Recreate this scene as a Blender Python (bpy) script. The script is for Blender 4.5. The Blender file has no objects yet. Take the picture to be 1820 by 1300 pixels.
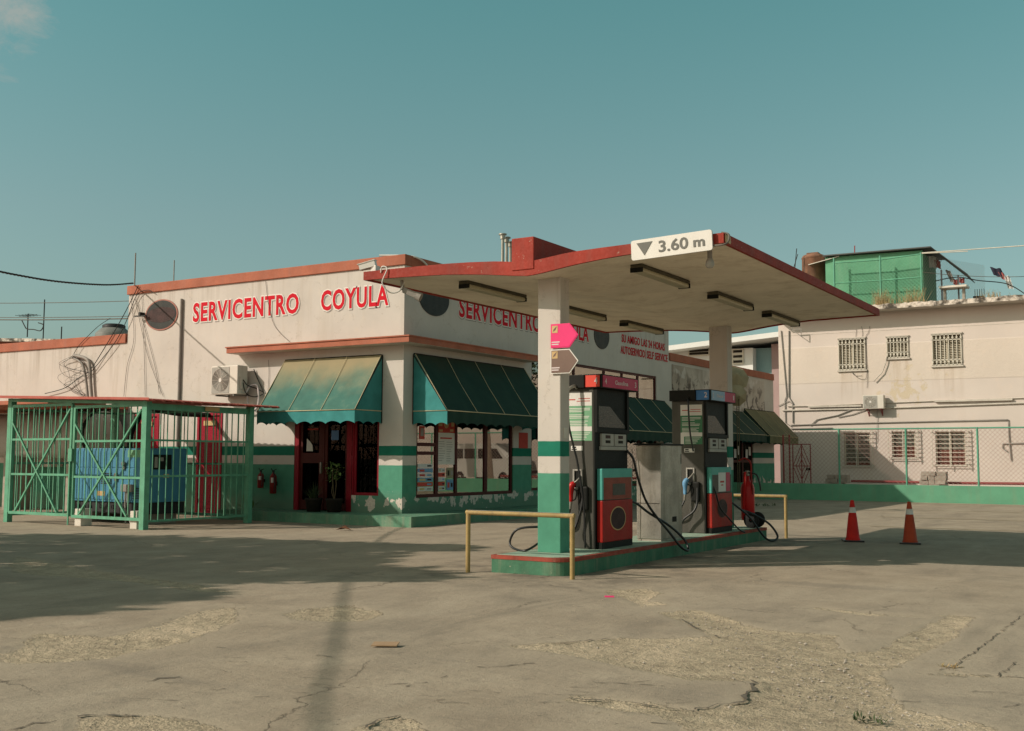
import bpy, bmesh, math, random
from mathutils import Vector, Matrix, noise as mnoise
random.seed(7)
R = math.radians
scene = bpy.context.scene
COL = scene.collection

# ------------------------------------------------------------------ camera
CF, CP, CR, CY = 1959.1, 0.0838234, 0.0039478, 0.5491821
CPOS = Vector((7.0119, -12.6754, 1.4556))
_c, _s = math.cos(CY), math.sin(CY)
_fw = Vector((-_s, _c, 0)); _rt = Vector((_c, _s, 0)); _up = Vector((0, 0, 1))
FWD = _fw*math.cos(CP) + _up*math.sin(CP)
_U = -_fw*math.sin(CP) + _up*math.cos(CP)
RGT = _rt*math.cos(CR) + _U*math.sin(CR)
UPV = -_rt*math.sin(CR) + _U*math.cos(CR)
cam = bpy.data.cameras.new('camera'); camo = bpy.data.objects.new('camera', cam); COL.objects.link(camo)
cam.sensor_width = 36; cam.lens = 36*CF/1820; cam.clip_start = .1; cam.clip_end = 3000
camo.matrix_world = Matrix(((RGT.x, UPV.x, -FWD.x, CPOS.x), (RGT.y, UPV.y, -FWD.y, CPOS.y), (RGT.z, UPV.z, -FWD.z, CPOS.z), (0, 0, 0, 1)))
scene.camera = camo

def at(px, py, X=None, Y=None, Z=None):
    """point of a plane X=, Y= or Z= seen at a pixel of the survey photograph"""
    d = FWD + RGT*((px-910)/CF) + UPV*((650-py)/CF)
    if X is not None: t = (X-CPOS.x)/d.x
    elif Y is not None: t = (Y-CPOS.y)/d.y
    else: t = (Z-CPOS.z)/d.z
    return CPOS + d*t

# ------------------------------------------------------------------ light
SUN = Vector((.845, .861, -.757)).normalized()
SUN_EL = math.asin(-SUN.z)
SUN_ROT = math.atan2(-SUN.x, -SUN.y)
w = bpy.data.worlds.new('World'); scene.world = w; w.use_nodes = True
nt = w.node_tree; nt.nodes.clear()
out = nt.nodes.new('ShaderNodeOutputWorld'); bg = nt.nodes.new('ShaderNodeBackground')
sky = nt.nodes.new('ShaderNodeTexSky'); sky.sky_type = 'NISHITA'; sky.sun_disc = False
sky.sun_elevation = SUN_EL; sky.sun_rotation = SUN_ROT; sky.altitude = 20; sky.air_density = 1.0; sky.dust_density = 1.6; sky.ozone_density = 1.0
hsv = nt.nodes.new('ShaderNodeHueSaturation'); hsv.inputs['Hue'].default_value = .462; hsv.inputs['Saturation'].default_value = .66
tint = nt.nodes.new('ShaderNodeMix'); tint.data_type = 'RGBA'; tint.blend_type = 'MULTIPLY'; tint.inputs[0].default_value = 1
_tc = nt.nodes.new('ShaderNodeTexCoord'); _sx = nt.nodes.new('ShaderNodeSeparateXYZ'); nt.links.new(_tc.outputs['Generated'], _sx.inputs[0])
_rp = nt.nodes.new('ShaderNodeValToRGB'); nt.links.new(_sx.outputs[2], _rp.inputs[0])
_e = _rp.color_ramp.elements; _e[0].position = 0; _e[0].color = (.92, 1.06, .93, 1); _e[1].position = .75; _e[1].color = (.72, .92, .80, 1)
for _p, _k in ((.21, (.88, 1.10, 1.0, 1)), (.39, (.66, 1.20, 1.07, 1))): _q = _e.new(_p); _q.color = _k
nt.links.new(_rp.outputs[0], tint.inputs[7])
nt.links.new(sky.outputs[0], hsv.inputs['Color']); nt.links.new(hsv.outputs[0], tint.inputs[6])
# sky behind the camera brightened and warmed to lift fill on shaded walls
back_fill = nt.nodes.new('ShaderNodeMix'); back_fill.data_type = 'RGBA'; back_fill.blend_type = 'MULTIPLY'; back_fill.inputs[7].default_value = (2.05, 1.42, 1.22, 1)
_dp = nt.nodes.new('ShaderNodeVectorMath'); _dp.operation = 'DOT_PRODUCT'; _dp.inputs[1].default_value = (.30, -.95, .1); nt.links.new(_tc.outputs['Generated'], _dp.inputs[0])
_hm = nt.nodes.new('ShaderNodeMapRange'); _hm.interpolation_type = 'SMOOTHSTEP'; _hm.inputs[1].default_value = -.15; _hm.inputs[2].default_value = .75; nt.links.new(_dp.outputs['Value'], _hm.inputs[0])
nt.links.new(_hm.outputs[0], back_fill.inputs[0]); nt.links.new(tint.outputs[2], back_fill.inputs[6])
# a few thin clouds in the sky itself
tc = nt.nodes.new('ShaderNodeTexCoord'); mp = nt.nodes.new('ShaderNodeMapping'); mp.inputs['Scale'].default_value = (11, 11, 15)
cn = nt.nodes.new('ShaderNodeTexNoise'); cn.inputs['Scale'].default_value = 1.6; cn.inputs['Detail'].default_value = 10; cn.inputs['Roughness'].default_value = .68; cn.inputs['Distortion'].default_value = .5
nt.links.new(tc.outputs['Generated'], mp.inputs[0]); nt.links.new(mp.outputs[0], cn.inputs['Vector'])
def sky_spot(direction, a, b):
    dp = nt.nodes.new('ShaderNodeVectorMath'); dp.operation = 'DOT_PRODUCT'; dp.inputs[1].default_value = direction
    nt.links.new(tc.outputs['Generated'], dp.inputs[0])
    mr = nt.nodes.new('ShaderNodeMapRange'); mr.interpolation_type = 'SMOOTHSTEP'
    mr.inputs[1].default_value = math.cos(R(b)); mr.inputs[2].default_value = math.cos(R(a))
    nt.links.new(dp.outputs['Value'], mr.inputs[0]); return mr
_cd = (FWD + RGT*((5-910)/CF) + UPV*((650-50)/CF)).normalized()
spot = sky_spot(_cd, .3, 3.4)
addn = nt.nodes.new('ShaderNodeMath'); addn.operation = 'MULTIPLY_ADD'; addn.inputs[1].default_value = .42; addn.inputs[2].default_value = 0
nt.links.new(spot.outputs[0], addn.inputs[0])
add2 = nt.nodes.new('ShaderNodeMath'); add2.operation = 'ADD'
nt.links.new(addn.outputs[0], add2.inputs[0]); nt.links.new(cn.outputs[0], add2.inputs[1])
cr = nt.nodes.new('ShaderNodeMapRange'); cr.inputs[1].default_value = .76; cr.inputs[2].default_value = 1.0; cr.inputs[4].default_value = .6
nt.links.new(add2.outputs[0], cr.inputs[0])
cm = nt.nodes.new('ShaderNodeMix'); cm.data_type = 'RGBA'; cm.inputs[7].default_value = (5.2, 5.0, 4.5, 1)
nt.links.new(cr.outputs[0], cm.inputs[0]); nt.links.new(back_fill.outputs[2], cm.inputs[6])
nt.links.new(cm.outputs[2], bg.inputs[0]); bg.inputs[1].default_value = .085
nt.links.new(bg.outputs[0], out.inputs[0])

sl = bpy.data.lights.new('sun', 'SUN'); sl.energy = 4.15; sl.angle = R(.55); sl.color = (1, .885, .755)
so = bpy.data.objects.new('sun', sl); COL.objects.link(so); so.location = (-20, -20, 30)
so.rotation_euler = SUN.to_track_quat('-Z', 'Y').to_euler()
scene.view_settings.view_transform = 'Standard'; scene.view_settings.look = 'None'
scene.view_settings.exposure = 0; scene.view_settings.gamma = 1
scene.cycles.max_bounces = 8; scene.cycles.transparent_max_bounces = 16

# ------------------------------------------------------------------ materials
class NT:
    def __init__(s, name):
        m = bpy.data.materials.new(name); m.use_nodes = True; s.m = m; s.t = m.node_tree; s.t.nodes.clear()
        s.out = s.n('ShaderNodeOutputMaterial'); s.p = s.n('ShaderNodeBsdfPrincipled'); s.l(s.p.outputs[0], s.out.inputs[0])
        s.geo = s.n('ShaderNodeNewGeometry').outputs['Position']
    def n(s, ty): return s.t.nodes.new(ty)
    def l(s, a, b): s.t.links.new(a, b)
    def setin(s, sock, v):
        if hasattr(v, 'is_output'): s.l(v, sock)
        else: sock.default_value = v
    def noise(s, scale, detail=4, rough=.55, stretch=None, dist=0, vec=None, off=0):
        v = vec or s.geo
        if stretch or off:
            mp = s.n('ShaderNodeMapping'); s.l(v, mp.inputs[0])
            if stretch: mp.inputs['Scale'].default_value = stretch
            mp.inputs['Location'].default_value = (off, off*.7, off*1.3); v = mp.outputs[0]
        n = s.n('ShaderNodeTexNoise'); s.l(v, n.inputs['Vector'])
        n.inputs['Scale'].default_value = scale; n.inputs['Detail'].default_value = detail; n.inputs['Roughness'].default_value = rough; n.inputs['Distortion'].default_value = dist
        return n.outputs[0]
    def ramp(s, v, a, b, lo=0, hi=1, smooth=False):
        r = s.n('ShaderNodeMapRange'); s.l(v, r.inputs[0])
        if smooth: r.interpolation_type = 'SMOOTHSTEP'
        r.inputs[1].default_value = a; r.inputs[2].default_value = b; r.inputs[3].default_value = lo; r.inputs[4].default_value = hi
        return r.outputs[0]
    def math(s, op, a, b=0, c=0):
        m = s.n('ShaderNodeMath'); m.operation = op; s.setin(m.inputs[0], a); s.setin(m.inputs[1], b); s.setin(m.inputs[2], c); return m.outputs[0]
    def mix(s, f, a, b, mode='MIX'):
        m = s.n('ShaderNodeMix'); m.data_type = 'RGBA'; m.blend_type = mode
        s.setin(m.inputs[0], f)
        for k, v in ((6, a), (7, b)):
            if isinstance(v, tuple): v = (*v[:3], 1)
            s.setin(m.inputs[k], v)
        return m.outputs[2]
    def xyz(s, vec=None):
        x = s.n('ShaderNodeSeparateXYZ'); s.l(vec or s.geo, x.inputs[0]); return x.outputs
    def bump(s, h, strength=.3, dist=.02):
        b = s.n('ShaderNodeBump'); b.inputs['Strength'].default_value = strength; b.inputs['Distance'].default_value = dist
        s.l(h, b.inputs['Height']); s.l(b.outputs[0], s.p.inputs['Normal'])
    def fin(s, col, rough=.7, metal=0, spec=.4):
        s.setin(s.p.inputs['Base Color'], (*col[:3], 1) if isinstance(col, tuple) else col); s.setin(s.p.inputs['Roughness'], rough)
        s.p.inputs['Metallic'].default_value = metal; s.p.inputs['Specular IOR Level'].default_value = spec
        return s.m

ALB = .86
def sc(c, k): return tuple(min(1, x*k) for x in c)
def paint(name, col, var=.18, rough=.6, bump=.12, scale=3, dirt=None, dirtamt=.35, metal=0, spec=.22, streak=True, chips=None):
    col = sc(col, ALB); dirt = sc(dirt, ALB) if dirt else None
    k = NT(name)
    big = k.noise(scale, 5); fine = k.noise(scale*14, 3)
    c = k.mix(k.ramp(big, .3, .7), sc(col, 1-var), sc(col, 1+var*.55))
    c = k.mix(k.ramp(fine, .35, .7, 0, .3), c, sc(col, 1-var*1.4))
    if dirt:
        st = k.noise(scale*2, 5, .65, (1, 1, .12) if streak else None, off=3)
        c = k.mix(k.ramp(st, .5, .78, 0, dirtamt), c, dirt)
    if chips:
        ch = k.noise(scale*5, 6, .7, off=9)
        c = k.mix(k.ramp(ch, .66, .69), c, chips)
    k.bump(k.math('ADD', k.math('MULTIPLY', fine, .5), big), bump, .01)
    r = k.ramp(fine, .3, .7, rough-.08, min(1, rough+.1))
    return k.fin(c, r, metal, spec)

CREAM = (.545, .495, .452); TEAL = (.083, .265, .182); DKTEAL = (.018, .165, .11)
def wall_paint(name, z_low, z_mid, z_top, z_foot, peel=True, grime=.5, ztop=5.78):
    """cream plaster with the painted green / white / green dado bands, stains and flaking"""
    k = NT(name)
    X, Y, Z = k.xyz()
    wob = k.noise(1.7, 3, .5); zz = k.math('ADD', Z, k.math('MULTIPLY', k.math('SUBTRACT', k.noise(6, 3), .5), .012))
    big = k.noise(.9, 6, .6); fine = k.noise(26, 4, .6); mid = k.noise(4.5, 5, .6, off=4)
    cream = k.mix(k.ramp(big, .3, .7), sc(CREAM, .90), sc(CREAM, 1.04))
    cream = k.mix(k.ramp(mid, .52, .8, 0, .35), cream, (.60, .51, .42))
    st = k.noise(2.6, 6, .68, (1, 1, .09), off=5)
    cream = k.mix(k.ramp(st, .56, .8, 0, grime), cream, (.42, .36, .29))
    blot = k.noise(1.1, 7, .7, (1, 1, 1.5), off=11)
    cream = k.mix(k.ramp(blot, .6, .72, 0, grime*.55), cream, (.40, .36, .31))
    pocks = k.math('ADD', k.noise(9, 5, .75, off=2), k.ramp(blot, .5, .75, 0, .10 if grime > .6 else .05))
    cream = k.mix(k.ramp(pocks, .68, .71, 0, .65), cream, (.33, .28, .23))
    drip = k.math('MULTIPLY', k.ramp(k.noise(2.2, 6, .7, (1.6, 1.6, .05), off=14), .50, .66), k.ramp(k.math('ADD', Z, k.math('MULTIPLY', big, .8)), ztop-.75, ztop+.35))
    cream = k.mix(k.math('MULTIPLY', drip, .8*grime+.1), cream, (.30, .25, .20))
    crk = k.n('ShaderNodeTexVoronoi'); crk.feature = 'DISTANCE_TO_EDGE'; crk.inputs['Scale'].default_value = .55
    nvv = k.n('ShaderNodeTexNoise'); nvv.inputs['Scale'].default_value = 1.6; nvv.inputs['Detail'].default_value = 7; nvv.inputs['Roughness'].default_value = .7; k.l(k.geo, nvv.inputs['Vector'])
    vmm = k.n('ShaderNodeVectorMath'); vmm.operation = 'MULTIPLY_ADD'; vmm.inputs[1].default_value = (.9, .9, .9); k.l(nvv.outputs['Color'], vmm.inputs[0]); k.l(k.geo, vmm.inputs[2]); k.l(vmm.outputs[0], crk.inputs['Vector'])
    cream = k.mix(k.math('MULTIPLY', k.ramp(crk.outputs['Distance'], .001, .007, .45, 0), k.ramp(mid, .46, .56)), cream, (.30, .26, .22))
    teal = k.mix(k.ramp(mid, .3, .7), sc(TEAL, .86), sc(TEAL, 1.08))
    teal = k.mix(k.ramp(st, .58, .8, 0, .4), teal, (.13, .25, .19))
    band = k.mix(k.ramp(mid, .3, .7), sc(DKTEAL, .85), sc(DKTEAL, 1.05))
    e = .004
    c = k.mix(k.ramp(zz, z_top-e, z_top+e), band, cream)
    c = k.mix(k.ramp(zz, z_mid-e, z_mid+e), cream, c)
    c = k.mix(k.ramp(zz, z_low-e, z_low+e), teal, c)
    # splash dirt near the foot
    c = k.mix(k.ramp(k.math('ADD', Z, k.math('MULTIPLY', mid, -.5)), z_foot-.25, z_foot+.1, .5, 0), c, (.16, .17, .13))
    h = k.math('ADD', k.math('MULTIPLY', fine, .35), mid)
    if peel:
        pn = k.noise(3.6, 7, .62, (1, 1, .75), .15, off=1)
        pn = k.math('SUBTRACT', pn, k.math('MULTIPLY', k.math('ABSOLUTE', k.math('SUBTRACT', Z, z_foot+.14)), .62))
        pm = k.math('MULTIPLY', k.ramp(pn, .486, .492), k.ramp(k.math('ADD', X, k.math('MULTIPLY', mid, .5)), -9.05, -9.0))
        c = k.mix(pm, c, k.mix(k.ramp(fine, .3, .7), (.46, .40, .35), (.64, .57, .50)))
        h = k.math('ADD', h, k.math('MULTIPLY', pm, -.8))
    k.bump(h, .25, .012)
    return k.fin(c, .88, 0, .12)

M = {}
M['wall'] = wall_paint('painted plaster', 1.285, 1.50, 1.72, .36)
M['wall_left'] = wall_paint('stained plaster', 1.26, 1.59, 1.83, .2, peel=False, grime=.8, ztop=4.48)
M['column'] = wall_paint('painted column plaster', 1.26, 1.48, 1.68, -.6, peel=False, grime=.6, ztop=3.75)
M['coping'] = paint('faded red paint', (.46, .15, .088), .22, .75, .15, 2.2, (.36, .17, .13), .5)
M['fascia'] = paint('red fascia paint', (.35, .038, .022), .26, .65, .15, 2.4, (.22, .07, .05), .6, chips=(.36, .22, .17))
M['soffit'] = paint('soffit plaster', (.95, .84, .68), .12, .85, .15, 1.3, (.52, .40, .27), .6, streak=False)
M['roof'] = paint('flat roof', (.35, .31, .27), .2, .9, .2, 2)
M['slab'] = paint('slab plaster', (.62, .56, .49), .15, .9, .2, 1.5, (.3, .26, .2), .6)
M['red'] = paint('crimson joinery', (.27, .006, .018), .15, .5, .06, 3, (.25, .02, .02), .25)
M['red_shaded'] = paint('shaded red joinery', (.075, .007, .005), .15, .5, .06, 3)  # the red joinery again, darkened to its tone in shade
M['shutter'] = paint('crimson shutter', (.36, .009, .03), .12, .55, .05, 3)
M['green_steel'] = paint('green steel paint', (.14, .41, .265), .22, .5, .1, 5, (.14, .17, .10), .55, chips=(.20, .10, .05))
M['teal_steel'] = paint('teal steel paint', (.13, .38, .26), .15, .5, .08, 5, (.12, .2, .15), .3, chips=(.2, .12, .07))
M['yellow_steel'] = paint('worn yellow steel', (.43, .30, .12), .25, .6, .15, 7, (.24, .17, .10), .8, chips=(.20, .16, .12))
M['rail_top'] = paint('worn bare steel', (.55, .52, .47), .2, .4, .1, 6, (.45, .3, .1), .4, metal=.5)
M['island'] = paint('island green paint', (.075, .21, .125), .3, .75, .25, 3.5, (.26, .27, .19), .75, chips=(.35, .33, .25))
M['island_top'] = paint('island top paint', (.34, .46, .36), .25, .8, .25, 2.5, (.33, .29, .22), .7, streak=False)
M['island_red'] = paint('island red edge', (.36, .075, .05), .3, .8, .2, 5, (.26, .2, .15), .6, streak=False)
M['step'] = paint('step green paint', (.13, .29, .19), .25, .85, .25, 3, (.30, .28, .21), .75, chips=(.42, .38, .3))
M['steel'] = paint('brushed steel', (.42, .40, .35), .3, .42, .1, 3, (.20, .18, .14), .75, metal=.7)
M['pump_grey'] = paint('pump grey', (.085, .082, .068), .2, .5, .08, 3, (.12, .11, .1), .5)
M['black'] = paint('black plastic', (.008, .009, .007), .2, .6, .05, 6, spec=.2)
M['rubber'] = paint('black rubber', (.012, .012, .012), .2, .42, .05, 9, spec=.5)
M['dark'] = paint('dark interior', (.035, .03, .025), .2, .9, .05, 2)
M['pump_red'] = paint('pump red', (.40, .014, .008), .25, .5, .08, 4, (.16, .05, .03), .6, spec=.25)
M['pump_brown'] = paint('faded pump panel', (.30, .07, .045), .25, .55, .06, 6, (.2, .09, .06), .5)
M['pump_teal'] = paint('pump teal', (.10, .42, .36), .15, .5, .06, 4)
M['pink'] = paint('pink sign film', (.86, .045, .20), .06, .4, .02, 3)
M['pink_dark'] = paint('crimson sign film', (.52, .02, .09), .08, .4, .02, 3)
M['orange_red'] = paint('orange red film', (.85, .10, .07), .06, .4, .02, 3)
M['blue_film'] = paint('blue sign film', (.05, .20, .48), .08, .4, .02, 3)
M['paleblue'] = paint('pale blue film', (.28, .44, .62), .08, .4, .02, 3)
M['brown_film'] = paint('brown sign film', (.20, .13, .105), .12, .4, .02, 3)
M['badge'] = paint('ochre badge', (.62, .42, .20), .1, .5, .02, 5)
M['white'] = paint('white enamel', (.80, .76, .71), .06, .45, .04, 3, (.6, .52, .44), .2)
M['offwhite'] = paint('ivory casing', (.72, .66, .58), .08, .5, .05, 3, (.45, .38, .3), .35)
M['acgrille'] = paint('grey fan grille', (.40, .38, .34), .12, .5, .05, 6)
M['sign_grey'] = paint('sign grey', (.17, .165, .15), .1, .5, .03, 5)
M['letter_red'] = paint('letter red', (.66, .012, .028), .14, .7, .05, 4, (.45, .03, .04), .3, spec=.1)
M['letter_white'] = paint('letter white', (.80, .76, .70), .08, .6, .05, 4)
M['letter_shade'] = paint('letter edge grey', (.30, .27, .24), .1, .7, .05, 4)
M['letter_pale'] = paint('pale letter', (.72, .62, .62), .05, .5, .02, 4)
M['oval_dark'] = paint('oval grey', (.032, .034, .032), .3, .5, .05, 2, (.11, .085, .07), .4)
M['oval_rim'] = paint('oval rim', (.42, .18, .14), .15, .6, .05, 4)
M['oval_red'] = paint('faded oval red', (.06, .027, .025), .5, .6, .05, 6)
M['gen_blue'] = paint('generator blue', (.075, .27, .42), .14, .5, .06, 2.5, (.10, .2, .26), .4)
M['gen_dark'] = paint('generator chassis', (.03, .03, .032), .2, .6, .06, 4)
M['cage_roof'] = paint('cage roof red', (.52, .13, .10), .2, .7, .1, 3, (.3, .15, .1), .5)
M['conduit'] = paint('grey conduit', (.33, .30, .27), .15, .6, .06, 5)
M['cable'] = paint('cable black', (.025, .024, .022), .2, .6, .03, 9)
M['wire'] = paint('thin wire', (.16, .14, .12), .2, .7, .03, 9)
M['ext_red'] = paint('extinguisher red', (.55, .018, .018), .1, .35, .03, 4)
M['ext_dark'] = paint('old extinguisher red', (.26, .022, .018), .15, .45, .03, 4)
M['cone'] = paint('cone red', (.66, .018, .012), .2, .55, .1, 6, (.38, .06, .03), .5, spec=.2)
M['cone_old'] = paint('cone faded orange', (.44, .06, .02), .18, .6, .08, 6, (.35, .1, .05), .5)
M['cone_band'] = paint('cone collar', (.72, .70, .66), .1, .4, .03, 6, (.5, .42, .36), .3)
M['pot'] = paint('dark pot', (.022, .017, .013), .2, .8, .1, 5)
M['stem'] = paint('plant stem', (.12, .09, .05), .2, .8, .1, 8)
M['kerb_green'] = paint('kerb wall green', (.14, .37, .235), .14, .8, .15, 2.2, (.20, .30, .19), .55)
M['rust'] = paint('rusty tank', (.30, .155, .10), .35, .85, .25, 3, (.12, .10, .09), .7)
M['tank_grey'] = paint('tank pale grey', (.46, .45, .41), .15, .6, .06, 2, (.25, .22, .18), .5)
M['tank'] = paint('grey tank', (.22, .22, .20), .2, .6, .05, 4)
M['shack'] = paint('shack green', (.15, .40, .24), .14, .75, .12, 1.2, (.30, .45, .33), .45)
M['corrug'] = paint('roof sheet', (.10, .10, .10), .2, .6, .1, 3)
M['gate_red'] = paint('gate red', (.30, .06, .06), .15, .6, .05, 5)
M['louvre'] = paint('beige louvre', (.62, .55, .43), .12, .6, .06, 5)
M['bars'] = paint('cream bars', (.66, .61, .52), .1, .55, .05, 5)
M['redglass'] = paint('reddish blind', (.17, .06, .042), .15, .6, .05, 4)
M['concrete'] = paint('old concrete', (.42, .37, .31), .25, .95, .3, 5, (.2, .17, .14), .5, streak=False)
M['yellow_stop'] = paint('yellow stop', (.72, .46, .10), .15, .6, .08, 5)
M['cardboard'] = paint('cardboard', (.42, .28, .17), .12, .9, .08, 8)
M['leaf_brown'] = paint('dry leaf', (.14, .06, .03), .2, .8, .1, 8)
M['paper'] = paint('paper', (.78, .75, .70), .05, .7, .02, 4)
M['paper_red'] = paint('printed red', (.58, .07, .05), .15, .6, .02, 9)
M['paper_grey'] = paint('printed grey', (.36, .34, .32), .1, .6, .02, 9)
M['paper_green'] = paint('notice green', (.20, .43, .25), .08, .55, .02, 5)
M['paper_dkgreen'] = paint('notice dark green', (.07, .23, .12), .08, .55, .02, 5)
M['goods_blue'] = paint('goods blue', (.16, .36, .58), .2, .5, .02, 9)
M['goods_white'] = paint('goods white', (.70, .70, .70), .15, .5, .02, 9)
M['goods_yellow'] = paint('goods yellow', (.62, .50, .22), .2, .5, .02, 9)
M['lamp'] = paint('milky lamp cover', (.52, .46, .31), .08, .35, .02, 4)
M['fixture'] = paint('grimy fixture', (.10, .085, .055), .3, .7, .05, 5)
M['van'] = paint('van white', (.78, .76, .72), .05, .3, .02, 2)
M['tyre'] = paint('tyre', (.02, .02, .02), .2, .8, .05, 8)
M['bark'] = paint('bark', (.20, .16, .12), .3, .95, .4, 6)
M['red_house'] = paint('red house', (.42, .13, .09), .15, .85, .1, 2)
M['blue_house'] = paint('blue house', (.22, .34, .36), .08, .8, .06, 1)
M['white_house'] = paint('white house', (.76, .76, .74), .06, .8, .06, 1)
M['rose_house'] = paint('rose house', (.40, .28, .27), .08, .8, .06, 1)
M['cloth_dark'] = paint('dark cloth', (.03, .03, .05), .2, .9, .1, 6)
M['cloth_red'] = paint('red cloth', (.40, .12, .11), .2, .9, .1, 6)
M['cloth_white'] = paint('white cloth', (.72, .70, .67), .1, .9, .1, 6)
M['blue_card'] = paint('blue card', (.12, .24, .46), .15, .5, .03, 6)
M['mat_white'] = M['paper']
M['grey_blind'] = paint('dull blind', (.13, .13, .10) , .3, .7, .05, 4)
M['backing'] = paint('shutter shade', (.20, .175, .13), .2, .8, .05, 4)
M['gold'] = paint('gold disc', (.60, .34, .10), .3, .5, .05, 9)
M['curtain'] = paint('curtain', (.38, .33, .22), .1, .9, .1, (3))
M['blind'] = paint('cream blind', (.60, .52, .45), .1, .8, .08, 2, (.4, .33, .28), .3)

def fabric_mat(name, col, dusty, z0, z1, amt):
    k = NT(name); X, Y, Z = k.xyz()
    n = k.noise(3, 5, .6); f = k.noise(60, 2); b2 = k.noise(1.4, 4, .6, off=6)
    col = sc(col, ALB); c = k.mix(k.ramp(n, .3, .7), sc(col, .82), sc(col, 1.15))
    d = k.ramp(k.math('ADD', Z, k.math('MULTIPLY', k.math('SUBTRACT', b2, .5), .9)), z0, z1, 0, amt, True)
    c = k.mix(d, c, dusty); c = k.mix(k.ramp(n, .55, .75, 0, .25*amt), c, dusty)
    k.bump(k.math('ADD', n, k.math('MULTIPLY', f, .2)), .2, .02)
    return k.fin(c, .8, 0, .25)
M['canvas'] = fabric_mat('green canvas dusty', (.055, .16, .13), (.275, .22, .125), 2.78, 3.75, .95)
M['canvas_shaded'] = fabric_mat('green canvas', (.013, .046, .032), (.05, .042, .02), 3.2, 4.1, .5)  # darker copy of the green canvas, shade put into the colour
M['canvas_side'] = fabric_mat('green canvas side', (.045, .25, .245), (.2, .26, .2), 3.2, 4.2, .4)  # brighter copy for end panels, sunlight put into the colour
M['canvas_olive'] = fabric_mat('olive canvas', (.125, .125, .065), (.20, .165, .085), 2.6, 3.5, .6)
M['trim'] = paint('cream piping', (.62, .52, .33), .1, .7, .03, 6)

def glass_mat(name, refl=.35, tintc=(.9, .85, .78), dens=.5, top=1):
    m = bpy.data.materials.new(name); m.use_nodes = True; t = m.node_tree; t.nodes.clear()
    o = t.nodes.new('ShaderNodeOutputMaterial'); g = t.nodes.new('ShaderNodeBsdfGlossy'); tr = t.nodes.new('ShaderNodeBsdfTransparent'); mx = t.nodes.new('ShaderNodeMixShader')
    g.inputs['Roughness'].default_value = .012; g.inputs['Color'].default_value = (*tintc, 1)
    tr.inputs['Color'].default_value = (dens, dens, dens, 1)
    fr = t.nodes.new('ShaderNodeLayerWeight'); fr.inputs['Blend'].default_value = .25
    mr = t.nodes.new('ShaderNodeMapRange'); mr.inputs[3].default_value = refl; mr.inputs[4].default_value = top
    t.links.new(fr.outputs['Fresnel'], mr.inputs[0]); t.links.new(mr.outputs[0], mx.inputs[0])
    nz = t.nodes.new('ShaderNodeTexNoise'); nz.inputs['Scale'].default_value = 1.3; bp = t.nodes.new('ShaderNodeBump'); bp.inputs['Strength'].default_value = .02
    tcn = t.nodes.new('ShaderNodeTexCoord'); t.links.new(tcn.outputs['Object'], nz.inputs['Vector'])
    t.links.new(nz.outputs[0], bp.inputs['Height']); t.links.new(bp.outputs[0], g.inputs['Normal'])
    t.links.new(tr.outputs[0], mx.inputs[1]); t.links.new(g.outputs[0], mx.inputs[2]); t.links.new(mx.outputs[0], o.inputs[0])
    return m
M['glass'] = glass_mat('shop window glass', .30)
M['glass_dark'] = glass_mat('tinted door glass', .0, dens=.28, top=.16)
M['screen'] = paint('smoked screen', (.03, .031, .026), .1, .3, .01, 3, spec=.3)
M['vanglass'] = paint('van window', (.03, .035, .035), .1, .15, .01, 3, spec=.7)

def leaf_mat(name, a, b):
    k = NT(name); oi = k.n('ShaderNodeNewGeometry').outputs['Random Per Island']
    c = k.mix(oi, a, b); k.p.inputs['Subsurface Weight'].default_value = 0
    return k.fin(c, .6, 0, .3)
M['leaf'] = leaf_mat('leaf green', (.025, .04, .015), (.06, .085, .03))
M['leaf_bright'] = leaf_mat('leaf bright', (.07, .13, .03), (.18, .26, .08))
M['leaf_dry'] = leaf_mat('dry weed', (.24, .19, .08), (.36, .24, .12))

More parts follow.
